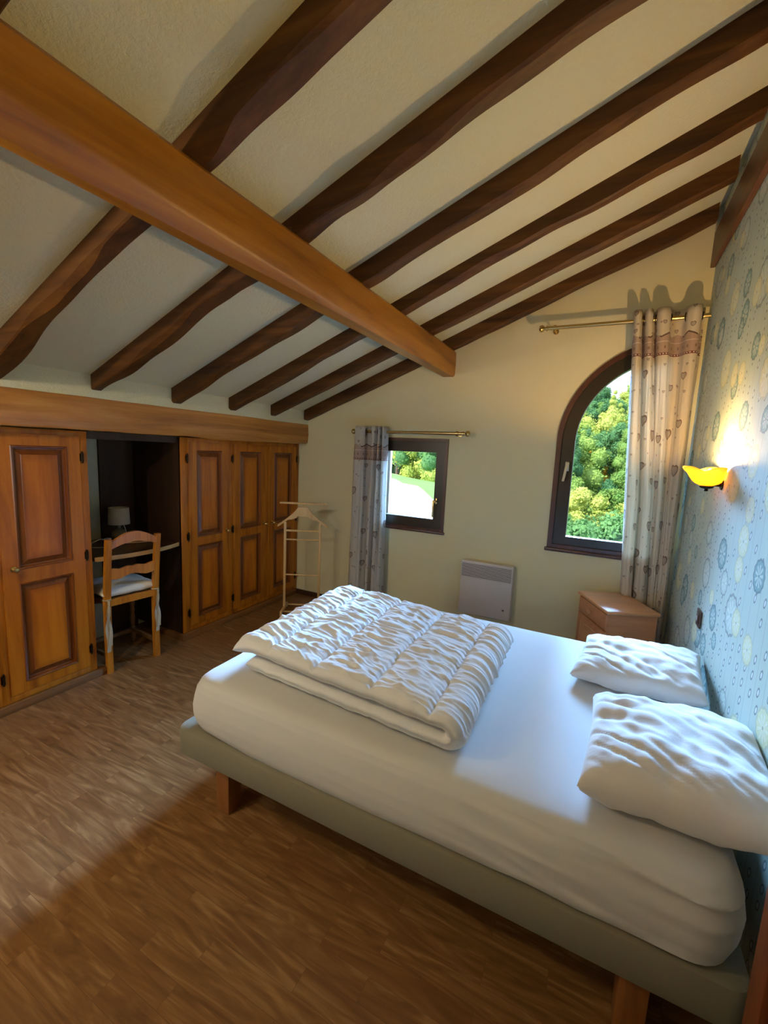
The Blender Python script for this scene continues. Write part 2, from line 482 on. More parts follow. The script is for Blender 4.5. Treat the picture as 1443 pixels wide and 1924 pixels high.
# window 1: small square casement
w = thing('window_1', None, None, (0, 0, 0)); tag(w, kind='structure')
b = MB(); b.sheet(rect(-1.872, -1.192, .828, 1.632), [rect(-1.85, -1.217, .856, 1.606)], lambda p, q: (p, YB-.012, q), lambda p, q: (p, YB+.06, q)); b.build('window_trim', M['frame_trim'], w, 0)
b = MB(); b.sheet(rect(-1.85, -1.217, .856, 1.606), [rect(-1.765, -1.298, .94, 1.515)], lambda p, q: (p, YB+.003, q), lambda p, q: (p, YB+.07, q)); b.build('window_sash', M['frame'], w, 0)
b = MB(); b.box(-1.885, -1.18, YB-.022, YB, .815, .838, .005); b.build('window_sill', M['frame_trim'], w)
b = MB(); b.box(-1.766, -1.297, YB+.035, YB+.041, .939, 1.516); b.build('glass_pane', M['glass'], w, 0)
h = MB(); h.box(-1.283, -1.262, YB-.012, YB+.004, 1.075, 1.13, .004); h.lathe([(.009, 0), (.009, -.035)], (-1.272, YB-.008, 1.10), 'y', 10)
h.box(-1.292, -1.276, YB-.05, YB-.036, .965, 1.112, .005); h.build('window_handle', M['brass'], w)
# window 2: half-arched casement
w = thing('window_2', None, None); tag(w, kind='structure')
a1 = arch_loop(AC[0]-.70, .425, .822, AC[0], AC[1], .70); a2 = arch_loop(AC[0]-.665, .39, .86, AC[0], AC[1], .665); a3 = arch_loop(AC[0]-.575, .30, .925, AC[0], AC[1], .575)
b = MB(); b.sheet(a1, [a2], lambda p, q: (p, YB-.014, q), lambda p, q: (p, YB+.06, q)); b.build('window_trim', M['frame_trim'], w, 0)
b = MB(); b.sheet(a2, [a3], lambda p, q: (p, YB+.003, q), lambda p, q: (p, YB+.07, q)); b.build('window_sash', M['frame'], w, 0)
b = MB(); b.box(-.362, .44, YB-.03, YB, .806, .832, .006); b.build('window_sill', M['frame_trim'], w)
b = MB(); b.sheet(a3, [], lambda p, q: (p, YB+.035, q), lambda p, q: (p, YB+.041, q)); b.build('glass_pane', M['glass'], w, 0)
h = MB(); h.box(-.272, -.244, YB-.012, YB+.004, 1.42, 1.49, .004); h.lathe([(.009, 0), (.009, -.035)], (-.258, YB-.008, 1.465), 'y', 10)
h.loft([[(-.266, YB-.05, 1.48), (-.248, YB-.05, 1.48), (-.248, YB-.036, 1.48), (-.266, YB-.036, 1.48)], [(-.282, YB-.05, 1.345), (-.266, YB-.05, 1.345), (-.266, YB-.038, 1.345), (-.282, YB-.038, 1.345)]])
h.build('window_handle', M['chrome'], w)
# unseen window added behind the camera to bring fill light into the room
w = thing('added_rear_window', None, None); tag(w, kind='structure')
b = MB(); b.sheet(rect(-2.7, -1.7, .9, 1.8), [rect(-2.63, -2.23, .97, 1.73), rect(-2.17, -1.77, .97, 1.73)], lambda p, q: (p, YF-.04, q), lambda p, q: (p, YF-.1, q)); b.build('added_window_frame', M['frame'], w, 0)
b = MB(); b.box(-2.63, -1.77, YF-.075, YF-.07, .97, 1.73); b.build('glass_pane', M['glass'], w, 0)

# ------------------------------------------------------------------ rafters
def wav(t, s, a): return a*(noise.noise(Vector((t*1.9, s*5.3, .3)))*1.4+noise.noise(Vector((t*5.0, s*3.1, 4.3)))*.5)
ordinal = ['nearest to the window wall', 'second from the window wall', 'third from the window wall', 'fourth from the window wall', 'fifth from the window wall, very wavy underneath', 'furthest from the window wall, cut off at the top left corner']
for i, (y0, wd) in enumerate([(3.45, .079), (2.99, .075), (2.515, .072), (2.015, .076), (1.50, .08), (.995, .082), (.46, .09)]):
    b = MB(); rings = []; N = 90; xa, xb = XK+.003 if i else XK+.012, .455
    amp = .009 if i < 2 else (.015 if i < 4 else .027)
    for k in range(N+1):
        x = xa+(xb-xa)*k/N; zt = CZ(x)+.004
        d1 = .098+wav(x, i, amp); ch = .005+max(0, wav(x, i+20, amp*1.3)); c2 = ch*1.3
        yf = y0+wd+(wav(x, i+40, amp*.9) if i else 0)
        rings.append([(x, y0, zt), (x, y0, zt-d1+ch), (x, y0+c2, zt-d1), (x, yf-.006, zt-d1+.001), (x, yf, zt-d1+.008), (x, yf, zt)])
    b.loft(rings)
    o = b.build('rafter', M['rafter'], smooth=24)
    tag(o, 'dark brown sloping ceiling rafter, ' + (ordinal[i] if i < 4 else ['fifth from the window wall', 'sixth from the window wall, wavy underneath', 'last one, cut off at the top left corner'][i-4]), 'rafter', 'rafters under the sloping ceiling')
# purlin crossing under the rafters
b = MB(); rings = []; N = 120
for k in range(N+1):
    y = YF+.01+(YB-.012-YF)*k/N
    xr, xl, zt = -1.18+wav(y, 71, .003), -1.285+wav(y, 72, .006), 2.345
    t = min(1, max(0, (1.95-y)/1.6))
    ch = .006+.050*t+wav(y, 75, .012)*t+.012*max(0, 1-abs(y-2.3)/.7); cx_ = .012+.05*t
    zb = 2.138-.002*y*0
    rings.append([(xl, y, zt), (xl-.002, y, zb+.012), (xl+.012, y, zb), (xr-cx_, y, zb-.001), (xr-.006, y, zb+ch*.9), (xr, y, zb+ch+.012), (xr+.003, y, (zb+zt)/2), (xr, y, zt-.02), (xr-.018, y, zt)])
b.loft(rings); tag(b.build('purlin', M['purlin'], smooth=28), 'large orange-brown beam running under the rafters to the window wall', 'beam')
# board against the wallpapered wall
b = MB(); b.box(.459, XR-.001, YF+.01, YB-.001, 2.745, 2.955, .004); tag(b.build('wall_board', M['board']), 'dark wooden board along the top of the wallpapered wall', 'beam')
# lintel above the wardrobes
b = MB(); rings = []
for k in range(101):
    y = YF+.01+(YB-.012-YF)*k/100
    zb = 1.548+wav(y, 55, .012)-.012*math.exp(-((y-1.85)/.25)**2); xf = XK+.006+wav(y, 57, .004)
    rings.append([(XC-.03, y, zb+.004), (xf-.012, y, zb), (xf-.002, y, zb+.012), (xf+.006, y, 1.64), (xf, y, 1.728), (xf-.01, y, 1.737), (XC-.03, y, 1.737)])
b.loft(rings); tag(b.build('lintel_beam', M['lintel'], smooth=40), 'thick knotty wooden beam above the wardrobes and niche', 'beam')

# ------------------------------------------------------------------ wardrobes
def panel_door(par, y0, y1, z0, z1, zmid0, zmid1, knob_y, knob_z, hinge_y, hinges, sl=.07, label=None):
    """raised-panel door; leaf, two panels, knob and hinges"""
    xf = XC
    b = MB()
    b.sheet([(y0, z0), (y1, z0), (y1, z1), (y0, z1)], [[(y0+sl, z0+.055), (y1-sl, z0+.055), (y1-sl, zmid0), (y0+sl, zmid0)], [(y0+sl, zmid1), (y1-sl, zmid1), (y1-sl, z1-.062), (y0+sl, z1-.062)]],
            lambda p, q: (xf+.004, p, q), lambda p, q: (xf-.02, p, q))
    d = b.build('door', M['cab_z'], par, 0)
    for (a0, a1, c0, c1) in ((y0+sl, y1-sl, z0+.055, zmid0), (y0+sl, y1-sl, zmid1, z1-.062)):
        # moulding round the opening, sunk bevel and raised field
        b = MB()
        def ring(i, x): return [(x, a0+i, c0+i), (x, a1-i, c0+i), (x, a1-i, c1-i), (x, a0+i, c1-i)]
        prof = [(-.001, xf+.004), (.003, xf+.0085), (.010, xf+.006), (.013, xf-.010), (.020, xf-.012)]
        b.loft([ring(i, x) for i, x in prof], caps=False)
        b.build('panel_moulding', M['cab_bevel'], d, 20)
        b = MB(); b.loft([ring(.018, xf-.013), ring(.045, xf-.002), ring(.048, xf+.001)], caps=False)
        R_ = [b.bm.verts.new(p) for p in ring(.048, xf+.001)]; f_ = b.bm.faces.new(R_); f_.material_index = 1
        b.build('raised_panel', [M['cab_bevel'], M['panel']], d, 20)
    k = MB(); k.lathe([(.016, 0), (.016, .003), (.007, .006), (.006, .018), (.013, .024), (.015, .031), (.012, .038), (.003, .041)], (xf+.004, knob_y, knob_z), 'x', 16)
    k.build('knob', M['brass'], d)
    for hz in hinges:
        g = MB(); g.lathe([(.002, -.036), (.005, -.033), (.004, -.028), (.007, -.026), (.007, -.001), (.005, 0), (.007, .001), (.007, .026), (.004, .028), (.005, .033), (.002, .036)], (xf+.008, hinge_y, hz), 'z', 12)
        g.box(xf+.003, xf+.006, hinge_y-.012, hinge_y+.006, hz-.022, hz+.022); g.build('hinge', M['dark_metal'], d)
    return d
# field of the raised panel: sunburst finish, darker stain towards its edges
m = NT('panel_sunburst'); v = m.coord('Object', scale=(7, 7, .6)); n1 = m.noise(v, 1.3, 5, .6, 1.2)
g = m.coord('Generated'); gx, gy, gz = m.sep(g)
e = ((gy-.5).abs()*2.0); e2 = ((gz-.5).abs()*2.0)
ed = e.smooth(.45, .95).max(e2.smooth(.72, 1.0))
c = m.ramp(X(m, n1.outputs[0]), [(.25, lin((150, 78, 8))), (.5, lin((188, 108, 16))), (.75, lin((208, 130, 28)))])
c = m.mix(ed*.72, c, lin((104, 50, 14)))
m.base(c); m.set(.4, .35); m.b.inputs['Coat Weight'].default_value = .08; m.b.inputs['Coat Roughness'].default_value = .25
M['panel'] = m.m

def wardrobe(label, ya, yb, doors, stiles, pl0, pl1):
    t = thing('wardrobe', label, 'wardrobe', (0, 0, 0))
    b = MB(); b.box(XN+.005, XC-.005, ya, ya+.018, .05, 1.54); b.box(XN+.005, XC-.005, yb-.018, yb, .05, 1.54); b.box(XN+.005, XC-.022, ya+.018, yb-.018, 1.52, 1.54); b.box(XN+.005, XC-.022, ya+.018, yb-.018, .05, .07); b.box(XN+.005, XN+.015, ya+.018, yb-.018, .07, 1.52)
    b.build('carcass', M['niche'], t, 0)
    b = MB()
    for s0, s1 in stiles: b.box(XC-.018, XC, s0, s1, .05, 1.542, .0015)
    b.box(XC-.018, XC-.0005, ya+.002, yb-.002, 1.512, 1.542, .001); b.box(XC-.018, XC-.0005, ya+.002, yb-.002, .05, .088, .001)
    b.build('face_frame', M['cab_z'], t)
    b = MB(); b.box(XC-.35, XC+.017, pl0, pl1, 0.0, .046, .003); b.build('plinth', M['plinth'], t)
    for d in doors: panel_door(t, *d)
    return t
HZ = (1.39, .80, .20)
wardrobe('warm brown wardrobe with a brass knob left of the desk niche', .18, 1.521, [
    (.62, 1.030, .09, 1.512, .708, .785, .66, .79, 1.040, HZ),
    (1.071, 1.479, .09, 1.512, .708, .785, 1.12, .792, 1.488, HZ)], [(.18, .62), (1.030, 1.071), (1.479, 1.521)], .18, 1.58)
wardrobe('darker three-door wardrobe between the desk niche and the window wall', 2.157, 3.525, [
    (2.222, 2.610, .09, 1.512, .72, .785, 2.585, .80, 2.212, HZ),
    (2.662, 3.055, .09, 1.512, .72, .785, 3.03, .80, 2.652, HZ),
    (3.092, 3.481, .09, 1.512, .72, .785, 3.138, .797, 3.489, HZ)], [(2.157, 2.222), (2.610, 2.662), (3.055, 3.092), (3.481, 3.525)], 2.14, 3.512)
# niche lining
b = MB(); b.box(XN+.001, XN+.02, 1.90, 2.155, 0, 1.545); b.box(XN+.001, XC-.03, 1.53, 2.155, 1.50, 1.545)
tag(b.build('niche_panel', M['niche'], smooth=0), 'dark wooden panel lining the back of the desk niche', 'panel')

# ------------------------------------------------------------------ desk top in the niche
t = thing('desk', 'dark desk top with a pale bowed front edge in the niche', 'desk', (0, 0, 0))
pts = []
for k in range(25):
    y = 1.545+(2.145-1.545)*k/24
    pts.append((XC-.035+.075*math.sin(PI*min(1, max(0, (y-1.52)/.66)))**.8, y))
outl = pts+[(XN+.025, 2.145), (XN+.025, 1.545)]
b = MB(); b.sheet(outl, [], lambda p, q: (p, q, .768), lambda p, q: (p, q, .742)); b.build('desk_top', M['desk'], t, 0)
b = MB(); b.loft([[(x, y, .741), (x+.004, y, .741), (x+.004, y, .769), (x, y, .769)] for x, y in pts]); b.build('edge_band', M['edge'], t)
for y_ in (1.535, 2.13):
    b = MB(); b.box(XN+.03, XC-.1, y_, y_+.025, .69, .741); b.build('support_rail', M['niche'], t, 0)

# table lamp
t = thing('table_lamp', 'small unlit lamp with pale drum shade on the niche desk', 'lamp', (-3.13, 1.925, .769))
b = MB(); b.lathe([(.035, 0), (.045, .01), (.052, .035), (.046, .065), (.025, .085), (.010, .095), (.010, .13)], (0, 0, 0), 'z', 24); b.build('lamp_base', M['ceramic'], t)
b = MB(); b.lathe([(.070, .125), (.066, .245), (.064, .245), (.068, .125)], (0, 0, 0), 'z', 32, caps=False); b.build('lamp_shade', M['shade'], t)
b = MB(); b.tube([(.02, .02, .118), (.035, .022, .09), (.045, .025, .05), (.05, .03, .012), (.07, .0, .006), (.09, -.05, .005), (.06, -.12, .006)], .0028, 8); b.build('power_cord', M['white_plastic'], t)
# cable with adapter
t = thing('power_adapter', 'white plug adapter with looped cable left of the table lamp', 'adapter', (-3.05, 1.79, .769))
b = MB(); b.box(-.018, .018, -.015, .015, 0, .05, .005, M=Matrix.Rotation(.3, 4, 'Z')); b.build('adapter_body', M['white_plastic'], t)
b = MB(); b.tube([(0, -.015, .04), (.0, -.05, .05), (.01, -.11, .035), (.03, -.13, .01), (.05, -.09, .005), (.08, -.03, .005), (.09, .02, .006)], .0028, 8); b.build('cable', M['white_plastic'], t)
# wavy tray
b = MB(); out = []
for k in range(72):
    a = 2*PI*k/72; r = 1+.09*math.cos(4*a)
    out.append((-3.02+.085*r*math.cos(a), 2.0+.135*r*math.sin(a)))
t = thing('tray', 'flat wavy tray with a pale rim on the niche desk', 'tray', (0, 0, 0))
b.sheet(out, [], lambda p, q: (p, q, .776), lambda p, q: (p, q, .770)); b.build('tray_plate', M['desk'], t, 0)
b = MB(); b.tube([(p, q, .779) for p, q in out+out[:2]], .005, 8); b.build('tray_rim', M['edge'], t)

# ------------------------------------------------------------------ chair (faces the niche; local -x is forward)
t = thing('chair', 'ladder-back wooden chair with white seat cushion tucked into the desk niche', 'chair', (-2.72, 1.74, 0), math.radians(-6.1))
HW = .155
for s in (-1, 1):
    rings = []
    for z_, xo, w_ in ((0, .0, .034), (.2, -.004, .034), (.46, -.002, .036), (.62, .014, .034), (.80, .036, .032), (.888, .048, .032)):
        c_ = (xo-.0, s*HW); rings.append([(c_[0]-.016, c_[1]-w_/2, z_), (c_[0]+.016, c_[1]-w_/2, z_), (c_[0]+.016, c_[1]+w_/2, z_), (c_[0]-.016, c_[1]+w_/2, z_)])
    b = MB(); b.loft(rings); b.build('back_post', M['chair'], t, 25)
def rail(z_lo, z_hi, xo, th=.018, n=24, Wd=HW-.012):
    rings = []
    for k in range(n+1):
        y = -Wd+2*Wd*k/n; u = y/Wd
        rings.append([(xo-th/2, y, z_lo(u)), (xo+th/2, y, z_lo(u)), (xo+th/2, y, z_hi(u)), (xo-th/2, y, z_hi(u))])
    b = MB(); b.loft(rings); return b
arc = lambda u: math.cos(u*PI/2)
rail(lambda u: .825+.034*arc(u), lambda u: .872+.052*arc(u)-.004*(1-arc(u)), .046, .02).build('top_rail', M['chair'], t, 30)
rail(lambda u: .632+.010*math.cos(u*PI*1.5+.2), lambda u: .676+.014*abs(math.cos(u*PI*.9))*(1-.6*math.exp(-(u/.12)**2))+.008, .022, .018).build('back_slat', M['chair'], t, 30)
rail(lambda u: .445, lambda u: .487, 0, .02).build('seat_rail', M['chair'], t)
b = MB(); b.loft([[(-.375, -.20, z_), (.0, -.155, z_), (.0, .155, z_), (-.375, .20, z_)] for z_ in (.455, .485)]); b.build('seat', M['chair_dark'], t, 0)
prof = [(.014, 0), (.020, .015), (.016, .03), (.020, .05), (.020, .11), (.011, .125), (.015, .15), (.018, .19), (.012, .23), (.018, .25), (.012, .27), (.019, .30), (.013, .33), (.021, .345), (.021, .41), (.013, .42), (.02, .455)]
for s in (-1, 1):
    b = MB(); b.lathe(prof, (-.345, s*.17, 0), 'z', 14); b.build('front_leg', M['chair_dark'], t)
b = MB(); b.lathe([(.008, -.16), (.013, -.13), (.009, -.10), (.016, -.06), (.010, -.02), (.017, 0), (.010, .02), (.016, .06), (.009, .10), (.013, .13), (.008, .16)], (-.345, 0, .375), 'y', 12); b.build('stretcher', M['chair_dark'], t)
b = MB(); b.box(-.355, -.335, -.16, .16, .08, .105, .003); b.build('stretcher', M['chair_dark'], t)
for s in (-1, 1):
    b = MB(); b.loft([[(-.34, s*.165-.009, .09), (-.34, s*.165+.009, .09), (-.34, s*.165+.009, .115), (-.34, s*.165-.009, .115)], [(-.01, s*.155-.009, .10), (-.01, s*.155+.009, .10), (-.01, s*.155+.009, .125), (-.01, s*.155-.009, .125)]]); b.build('stretcher', M['chair_dark'], t)
# seat cushion, tied to the back posts
def cushion(sx, sy, h, n=28, seedv=0, wr=.004, pw=.28, puff=None):
    """closed pillow shape: two bulged faces sharing a rim"""
    bm_ = MB(); V = {}
    def hgt(u, v): return (max(0, (1-abs(u)**2.6))*max(0, (1-abs(v)**2.6)))**pw
    def P(i, j, s):
        u, v = -1+2*i/n, -1+2*j/n
        e = hgt(u, v)
        pin = 1-.055*(abs(v)**2)*(1-abs(u)**4)*0
        x = sx*u*(1-.05*(1-v*v)*(abs(u)**3)*-0.0); y = sy*v
        # sides slightly drawn in between corners
        x *= 1-.035*(1-abs(v)**2.2)*abs(u)**2*-1*0; 
        x *= .955+.045*abs(v)**2; y *= .955+.045*abs(u)**2
        w_ = noise.noise(Vector((x*9+seedv, y*9, s*3)))*wr*2+noise.noise(Vector((x*24+seedv, y*17, s*3+9)))*wr
        z = s*h*.5*e + w_*min(1, e*2)
        if puff: z += puff(u, v)*e
        return (x, y, z)
    for s in (1, -1):
        for i in range(n+1):
            for j in range(n+1):
                edge = i in (0, n) or j in (0, n)
                if edge and s == -1: V[(i, j, s)] = V[(i, j, 1)]; continue
                p = P(i, j, s); V[(i, j, s)] = bm_.bm.verts.new(p)
        for i in range(n):
            for j in range(n):
                q = [V[(i, j, s)], V[(i+1, j, s)], V[(i+1, j+1, s)], V[(i, j+1, s)]]
                bm_.bm.faces.new(q if s == 1 else q[::-1])
    return bm_
m = NT('cushion_print'); v = m.coord(); vo = m.n('ShaderNodeTexVoronoi'); m.t.links.new(v, vo.inputs['Vector']); vo.inputs['Scale'].default_value = 9
nzz = m.noise(v, 60, 3)
sp_ = (X(m, vo.outputs['Distance'])+(X(m, nzz.outputs[0])-.5)*.25) < .13
m.base(m.mix(sp_*.8, lin((222, 220, 212)), lin((132, 62, 52)))); m.set(.9, .2)
M['cushion'] = m.m
b = cushion(.19, .18, .075, 30, 3, .003); b.bm.transform(Matrix.Translation((-.185, 0, .522))); cu = b.build('seat_cushion', M['cushion'], t, 80)
for s, ln_ in ((-1, .34), (1, .30)):
    for q in (0, 1):
        rings = []
        for k in range(15):
            f_ = k/14; z_ = .492-ln_*f_*(1-.12*q); w_ = .004+.008*f_**.8; y_ = s*(HW+.004)+(q-.5)*.018*f_+.006*math.sin(f_*9+q*2); x_ = .022+.006*math.sin(f_*7+q)
            rings.append([(x_, y_-w_, z_), (x_+.006*math.sin(f_*11+q), y_, z_-.004), (x_, y_+w_, z_), (x_-.003, y_+w_, z_), (x_-.003+.006*math.sin(f_*11+q), y_, z_-.004), (x_-.003, y_-w_, z_)])
        b = MB(); b.loft(rings); b.build('tie_ribbon', M['ribbon'], cu, 60)
    b = MB(); b.tube([(.021*math.cos(a), s*HW+.022*math.sin(a), .493) for a in [k*PI/8 for k in range(17)]], .004, 8); b.build('tie_ribbon', M['ribbon'], cu)

# ------------------------------------------------------------------ clothes valet
t = thing('valet_stand', 'pale beech clothes valet in the corner by the wardrobe', 'clothes stand', (-2.395, 3.14, 0), math.radians(28))
def vt(b, a, c, r=.009): b.tube([a, c], r, 10)
HWv = .158
for s in (-1, 1):
    b = MB(); b.box(s*HWv-.011, s*HWv+.011, -.008, .008, .03, .835, .004); b.build('upright', M['valet'], t)
    b = MB(); b.box(s*HWv-.011, s*HWv+.011, -.15, .12, .018, .043, .006); b.box(s*HWv-.011, s*HWv+.011, -.15, -.125, 0, .02, .003); b.box(s*HWv-.011, s*HWv+.011, .095, .12, 0, .02, .003); b.build('foot', M['valet'], t)
for z_, r in ((.757, .010), (.675, .007), (.345, .007)):
    b = MB(); vt(b, (-HWv+.008, 0, z_), (HWv-.008, 0, z_), r); b.build('rung', M['valet'], t)
for y_ in (-.11, .08):
    b = MB(); vt(b, (-HWv+.008, y_, .031), (HWv-.008, y_, .031), .007); b.build('floor_rung', M['valet'], t)
rings = []
for k in range(41):
    u = -1+2*k/40; x_ = u*.225; au = abs(u)
    zt = .818+(.155)*max(0, 1-au**1.15) if au > .22 else .975
    zt = .975 if au < .2 else .975-.165*((au-.2)/.8)**.75
    zb = zt-(.085 if au < .2 else max(.022, .085-.16*(au-.2)))
    zb = .892 if au < .2 else max(zb, zt-.085)
    rings.append([(x_, -.011, zb), (x_, .011, zb), (x_, .011, zt), (x_, -.011, zt)])
b = MB(); b.loft(rings); b.build('hanger', M['valet'], t, 40)
b = MB(); b.box(-.21, .21, -.012, .012, 1.0, 1.018, .005); b.tube([(0, 0, .97), (0, 0, 1.005)], .008, 10); b.build('trouser_bar', M['valet'], t)

# ------------------------------------------------------------------ curtains
def catmull(P, n):
    out = []
    for i in range(len(P)-1):
        p0, p1, p2, p3 = P[max(i-1, 0)], P[i], P[i+1], P[min(i+2, len(P)-1)]
        for k in range(n):
            t = k/n
            out.append(tuple(.5*((2*b_)+(-a_+c_)*t+(2*a_-5*b_+4*c_-d_)*t*t+(-a_+3*b_-3*c_+d_)*t**3) for a_, b_, c_, d_ in zip(p0, p1, p2, p3)))
    out.append(P[-1]); return out
def curtain(name, label, top, bot, z1, z0, mat, parent=None, nz=60, mid=None):
    T = catmull(top, 10); B = catmull(bot, 10); Md = catmull(mid, 10) if mid else None
    n = len(T); me = bpy.data.meshes.new(name); bm = bmesh.new(); uvl = bm.loops.layers.uv.new('UV')
    L = [0]
    for a, c in zip(T, T[1:]): L.append(L[-1]+math.hypot(a[0]-c[0], a[1]-c[1]))
    rows = []
    for k in range(nz+1):
        f = k/nz; z = z1+(z0-z1)*f; row = []
        for i in range(n):
            if Md:
                if f < .5: g = f*2; A_, B_ = T[i], Md[i]
                else: g = f*2-1; A_, B_ = Md[i], B[i]
            else: g = f; A_, B_ = T[i], B[i]
            x = A_[0]+(B_[0]-A_[0])*g; y = A_[1]+(B_[1]-A_[1])*g
            x += .004*noise.noise(Vector((i*.15, z*3, 1)))*min(1, f*6); y += .006*noise.noise(Vector((i*.2, z*2.5, 7)))*min(1, f*6)
            row.append((bm.verts.new((x, y, z)), (L[i], z)))
        rows.append(row)
    for a, c in zip(rows, rows[1:]):
        for i in range(n-1):
            q = [a[i], a[i+1], c[i+1], c[i]]
            f_ = bm.faces.new([v[0] for v in q])
            for lp, v in zip(f_.loops, q): lp[uvl].uv = v[1]
    bm.to_mesh(me); bm.free(); me.materials.append(mat)
    me.polygons.foreach_set('use_smooth', [True]*len(me.polygons))
    o = bpy.data.objects.new(name, me); COL.objects.link(o)
    so = o.modifiers.new('thickness', 'SOLIDIFY'); so.thickness = .0015
    return tag(o, label, 'curtain')
yr = YB-.10
# small window curtain, pushed to the left
topA = [(-2.035, yr-.02), (-2.015, yr-.05), (-1.965, yr-.055), (-1.935, yr-.03), (-1.925, yr+.02), (-1.89, yr+.04), (-1.862, yr+.0), (-1.855, yr-.045), (-1.83, yr-.05), (-1.812, yr-.01), (-1.805, yr+.035), (-1.795, yr-.0), (-1.79, yr-.05), (-1.775, yr-.05), (-1.768, yr+.03), (-1.755, yr+.03), (-1.75, yr-.045), (-1.735, yr-.05), (-1.728, yr+.03)]
botA = [(-2.07, yr-.0), (-2.04, yr-.045), (-1.99, yr-.05), (-1.95, yr-.04), (-1.925, yr+.0), (-1.90, yr+.035), (-1.885, yr+.0), (-1.87, yr-.04), (-1.85, yr-.05), (-1.84, yr-.01), (-1.83, yr+.04), (-1.815, yr+.01), (-1.80, yr-.05), (-1.775, yr-.065), (-1.75, yr-.06), (-1.735, yr-.05), (-1.725, yr-.04), (-1.715, yr-.03), (-1.705, yr+.02)]
cA = curtain('curtain', 'grey heart-print curtain drawn to the left of the small square window', topA, botA, 1.722, .03, M['curtain_a'])
topB = [(.062, yr+.02), (.066, yr-.03), (.082, yr-.05), (.105, yr-.035), (.112, yr+.03), (.120, yr+.035), (.130, yr-.03), (.150, yr-.05), (.168, yr-.03), (.176, yr+.03), (.186, yr+.03), (.196, yr-.03), (.225, yr-.055), (.262, yr-.04), (.275, yr+.01), (.305, yr+.035), (.345, yr+.02), (.362, yr-.03), (.395, yr-.055), (.430, yr-.04), (.440, yr+.02), (.458, yr+.03)]
midB = [(.140, yr+.03), (.143, yr-.01), (.155, yr-.04), (.185, yr-.045), (.212, yr-.03), (.220, yr+.02), (.228, yr+.01), (.238, yr-.03), (.262, yr-.05), (.285, yr-.045), (.297, yr-.015), (.306, yr-.01), (.315, yr-.02), (.33, yr-.045), (.35, yr-.04), (.365, yr-.02), (.38, yr-.02), (.395, yr-.035), (.415, yr-.05), (.435, yr-.045), (.45, yr-.02), (.458, yr+.02)]
botB = [(.215, yr+.045), (.216, yr+.03), (.222, yr+.01), (.245, yr-.0), (.268, yr+.005), (.278, yr+.03), (.285, yr+.03), (.292, yr+.005), (.31, yr-.02), (.34, yr-.03), (.362, yr-.01), (.368, yr+.02), (.372, yr+.02), (.378, yr-.005), (.395, yr-.025), (.41, yr-.025), (.42, yr-.02), (.43, yr-.015), (.44, yr-.015), (.448, yr-.01), (.455, yr+.0), (.460, yr+.02)]
sc15 = lambda P, k: [(x_, yr+(y_-yr)*k) for x_, y_ in P]
midB = sc15(midB, 1.5); topB = sc15(topB, 1.15)
cB = curtain('curtain', 'cream heart-print curtain hanging in front of the arched window', topB, botB, 2.49, .04, M['curtain_b'], mid=midB)
def eyelets(par, xs, z):
    for x_, s in xs:
        b = MB(); b.lathe([(.022, -.0025), (.030, -.0025), (.030, .0025), (.022, .0025), (.022, -.0025)], (0, 0, 0), 'x', 20, caps=False)
        b.bm.transform(Matrix.Translation((x_, yr, z))@Matrix.Rotation(s, 4, 'Z')); b.build('eyelet', M['dark_metal'], par)
eyelets(cA, [(-1.93, .15), (-1.862, -.2), (-1.81, .1), (-1.79, -.1)], 1.674)
eyelets(cB, [(.11, .1), (.126, -.1), (.172, .1), (.192, -.1), (.27, .3), (.357, -.3), (.436, .2)], 2.432)
def rod(name, label, xa, xb, z, left=True, right=True):
    t = thing(name, label, 'curtain rod', ((xa+xb)/2, yr, z)); h = (xb-xa)/2
    b = MB(); b.tube([(-h, 0, 0), (h, 0, 0)], .0135, 18); b.build('rod', M['brass'], t)
    for s, on_ in ((-1, left), (1, right)):
        if on_:
            b = MB(); b.lathe([(.014, 0), (.018, .003*s), (.018, .012*s), (.011, .016*s), (.011, .022*s), (.020, .03*s), (.025, .044*s), (.020, .057*s), (.004, .063*s)], (s*h, 0, 0), 'x', 18); b.build('finial', M['brass'], t)
        b = MB(); xx = s*(h-.045)
        b.tube([(xx, .0, -.004), (xx, .03, -.006), (xx, .10, -.002)], .006, 10); b.lathe([(.019, -.009), (.019, .009)], (xx, 0, 0), 'x', 16); b.lathe([(.02, 0.099), (.02, .092)], (xx, 0, -.002), 'y', 16); b.tube([(xx, 0, -.012), (xx, 0, -.024)], .005, 8); b.build('bracket', M['brass'], t)
rod('curtain_rod', 'short brass curtain rod with ball finials above the small window', -2.02, -1.05, 1.674)
rod('curtain_rod', 'long brass curtain rod above the arched window, reaching the wallpapered wall', -.47, XR-.002, 2.432, True, False)

# ------------------------------------------------------------------ electric radiator
t = thing('radiator', 'white electric panel heater with top grille under the windows', 'heater', (-.78, YB-.04, 0))
b = MB(); b.box(-.212, .212, -.04, .032, .195, .642, .006); b.build('casing', M['radiator'], t)
b = MB(); b.box(-.202, .202, -.0415, -.039, .508, .628); b.build('grille_recess', M['grille'], t, 0)
for k in range(10):
    z_ = .514+k*.0122
    b = MB(); b.box(-.204, .204, -.046, -.041, z_-.0035, z_+.0028, .001); b.build('louvre', M['radiator'], t, 0)
b = MB(); b.box(.15, .165, -.043, -.039, .27, .285, .002); b.build('indicator', M['grille'], t)
for x_ in (-.15, .12):
    b = MB(); b.box(x_, x_+.03, .03, .039, .25, .6); b.build('wall_mount', M['grille'], t, 0)

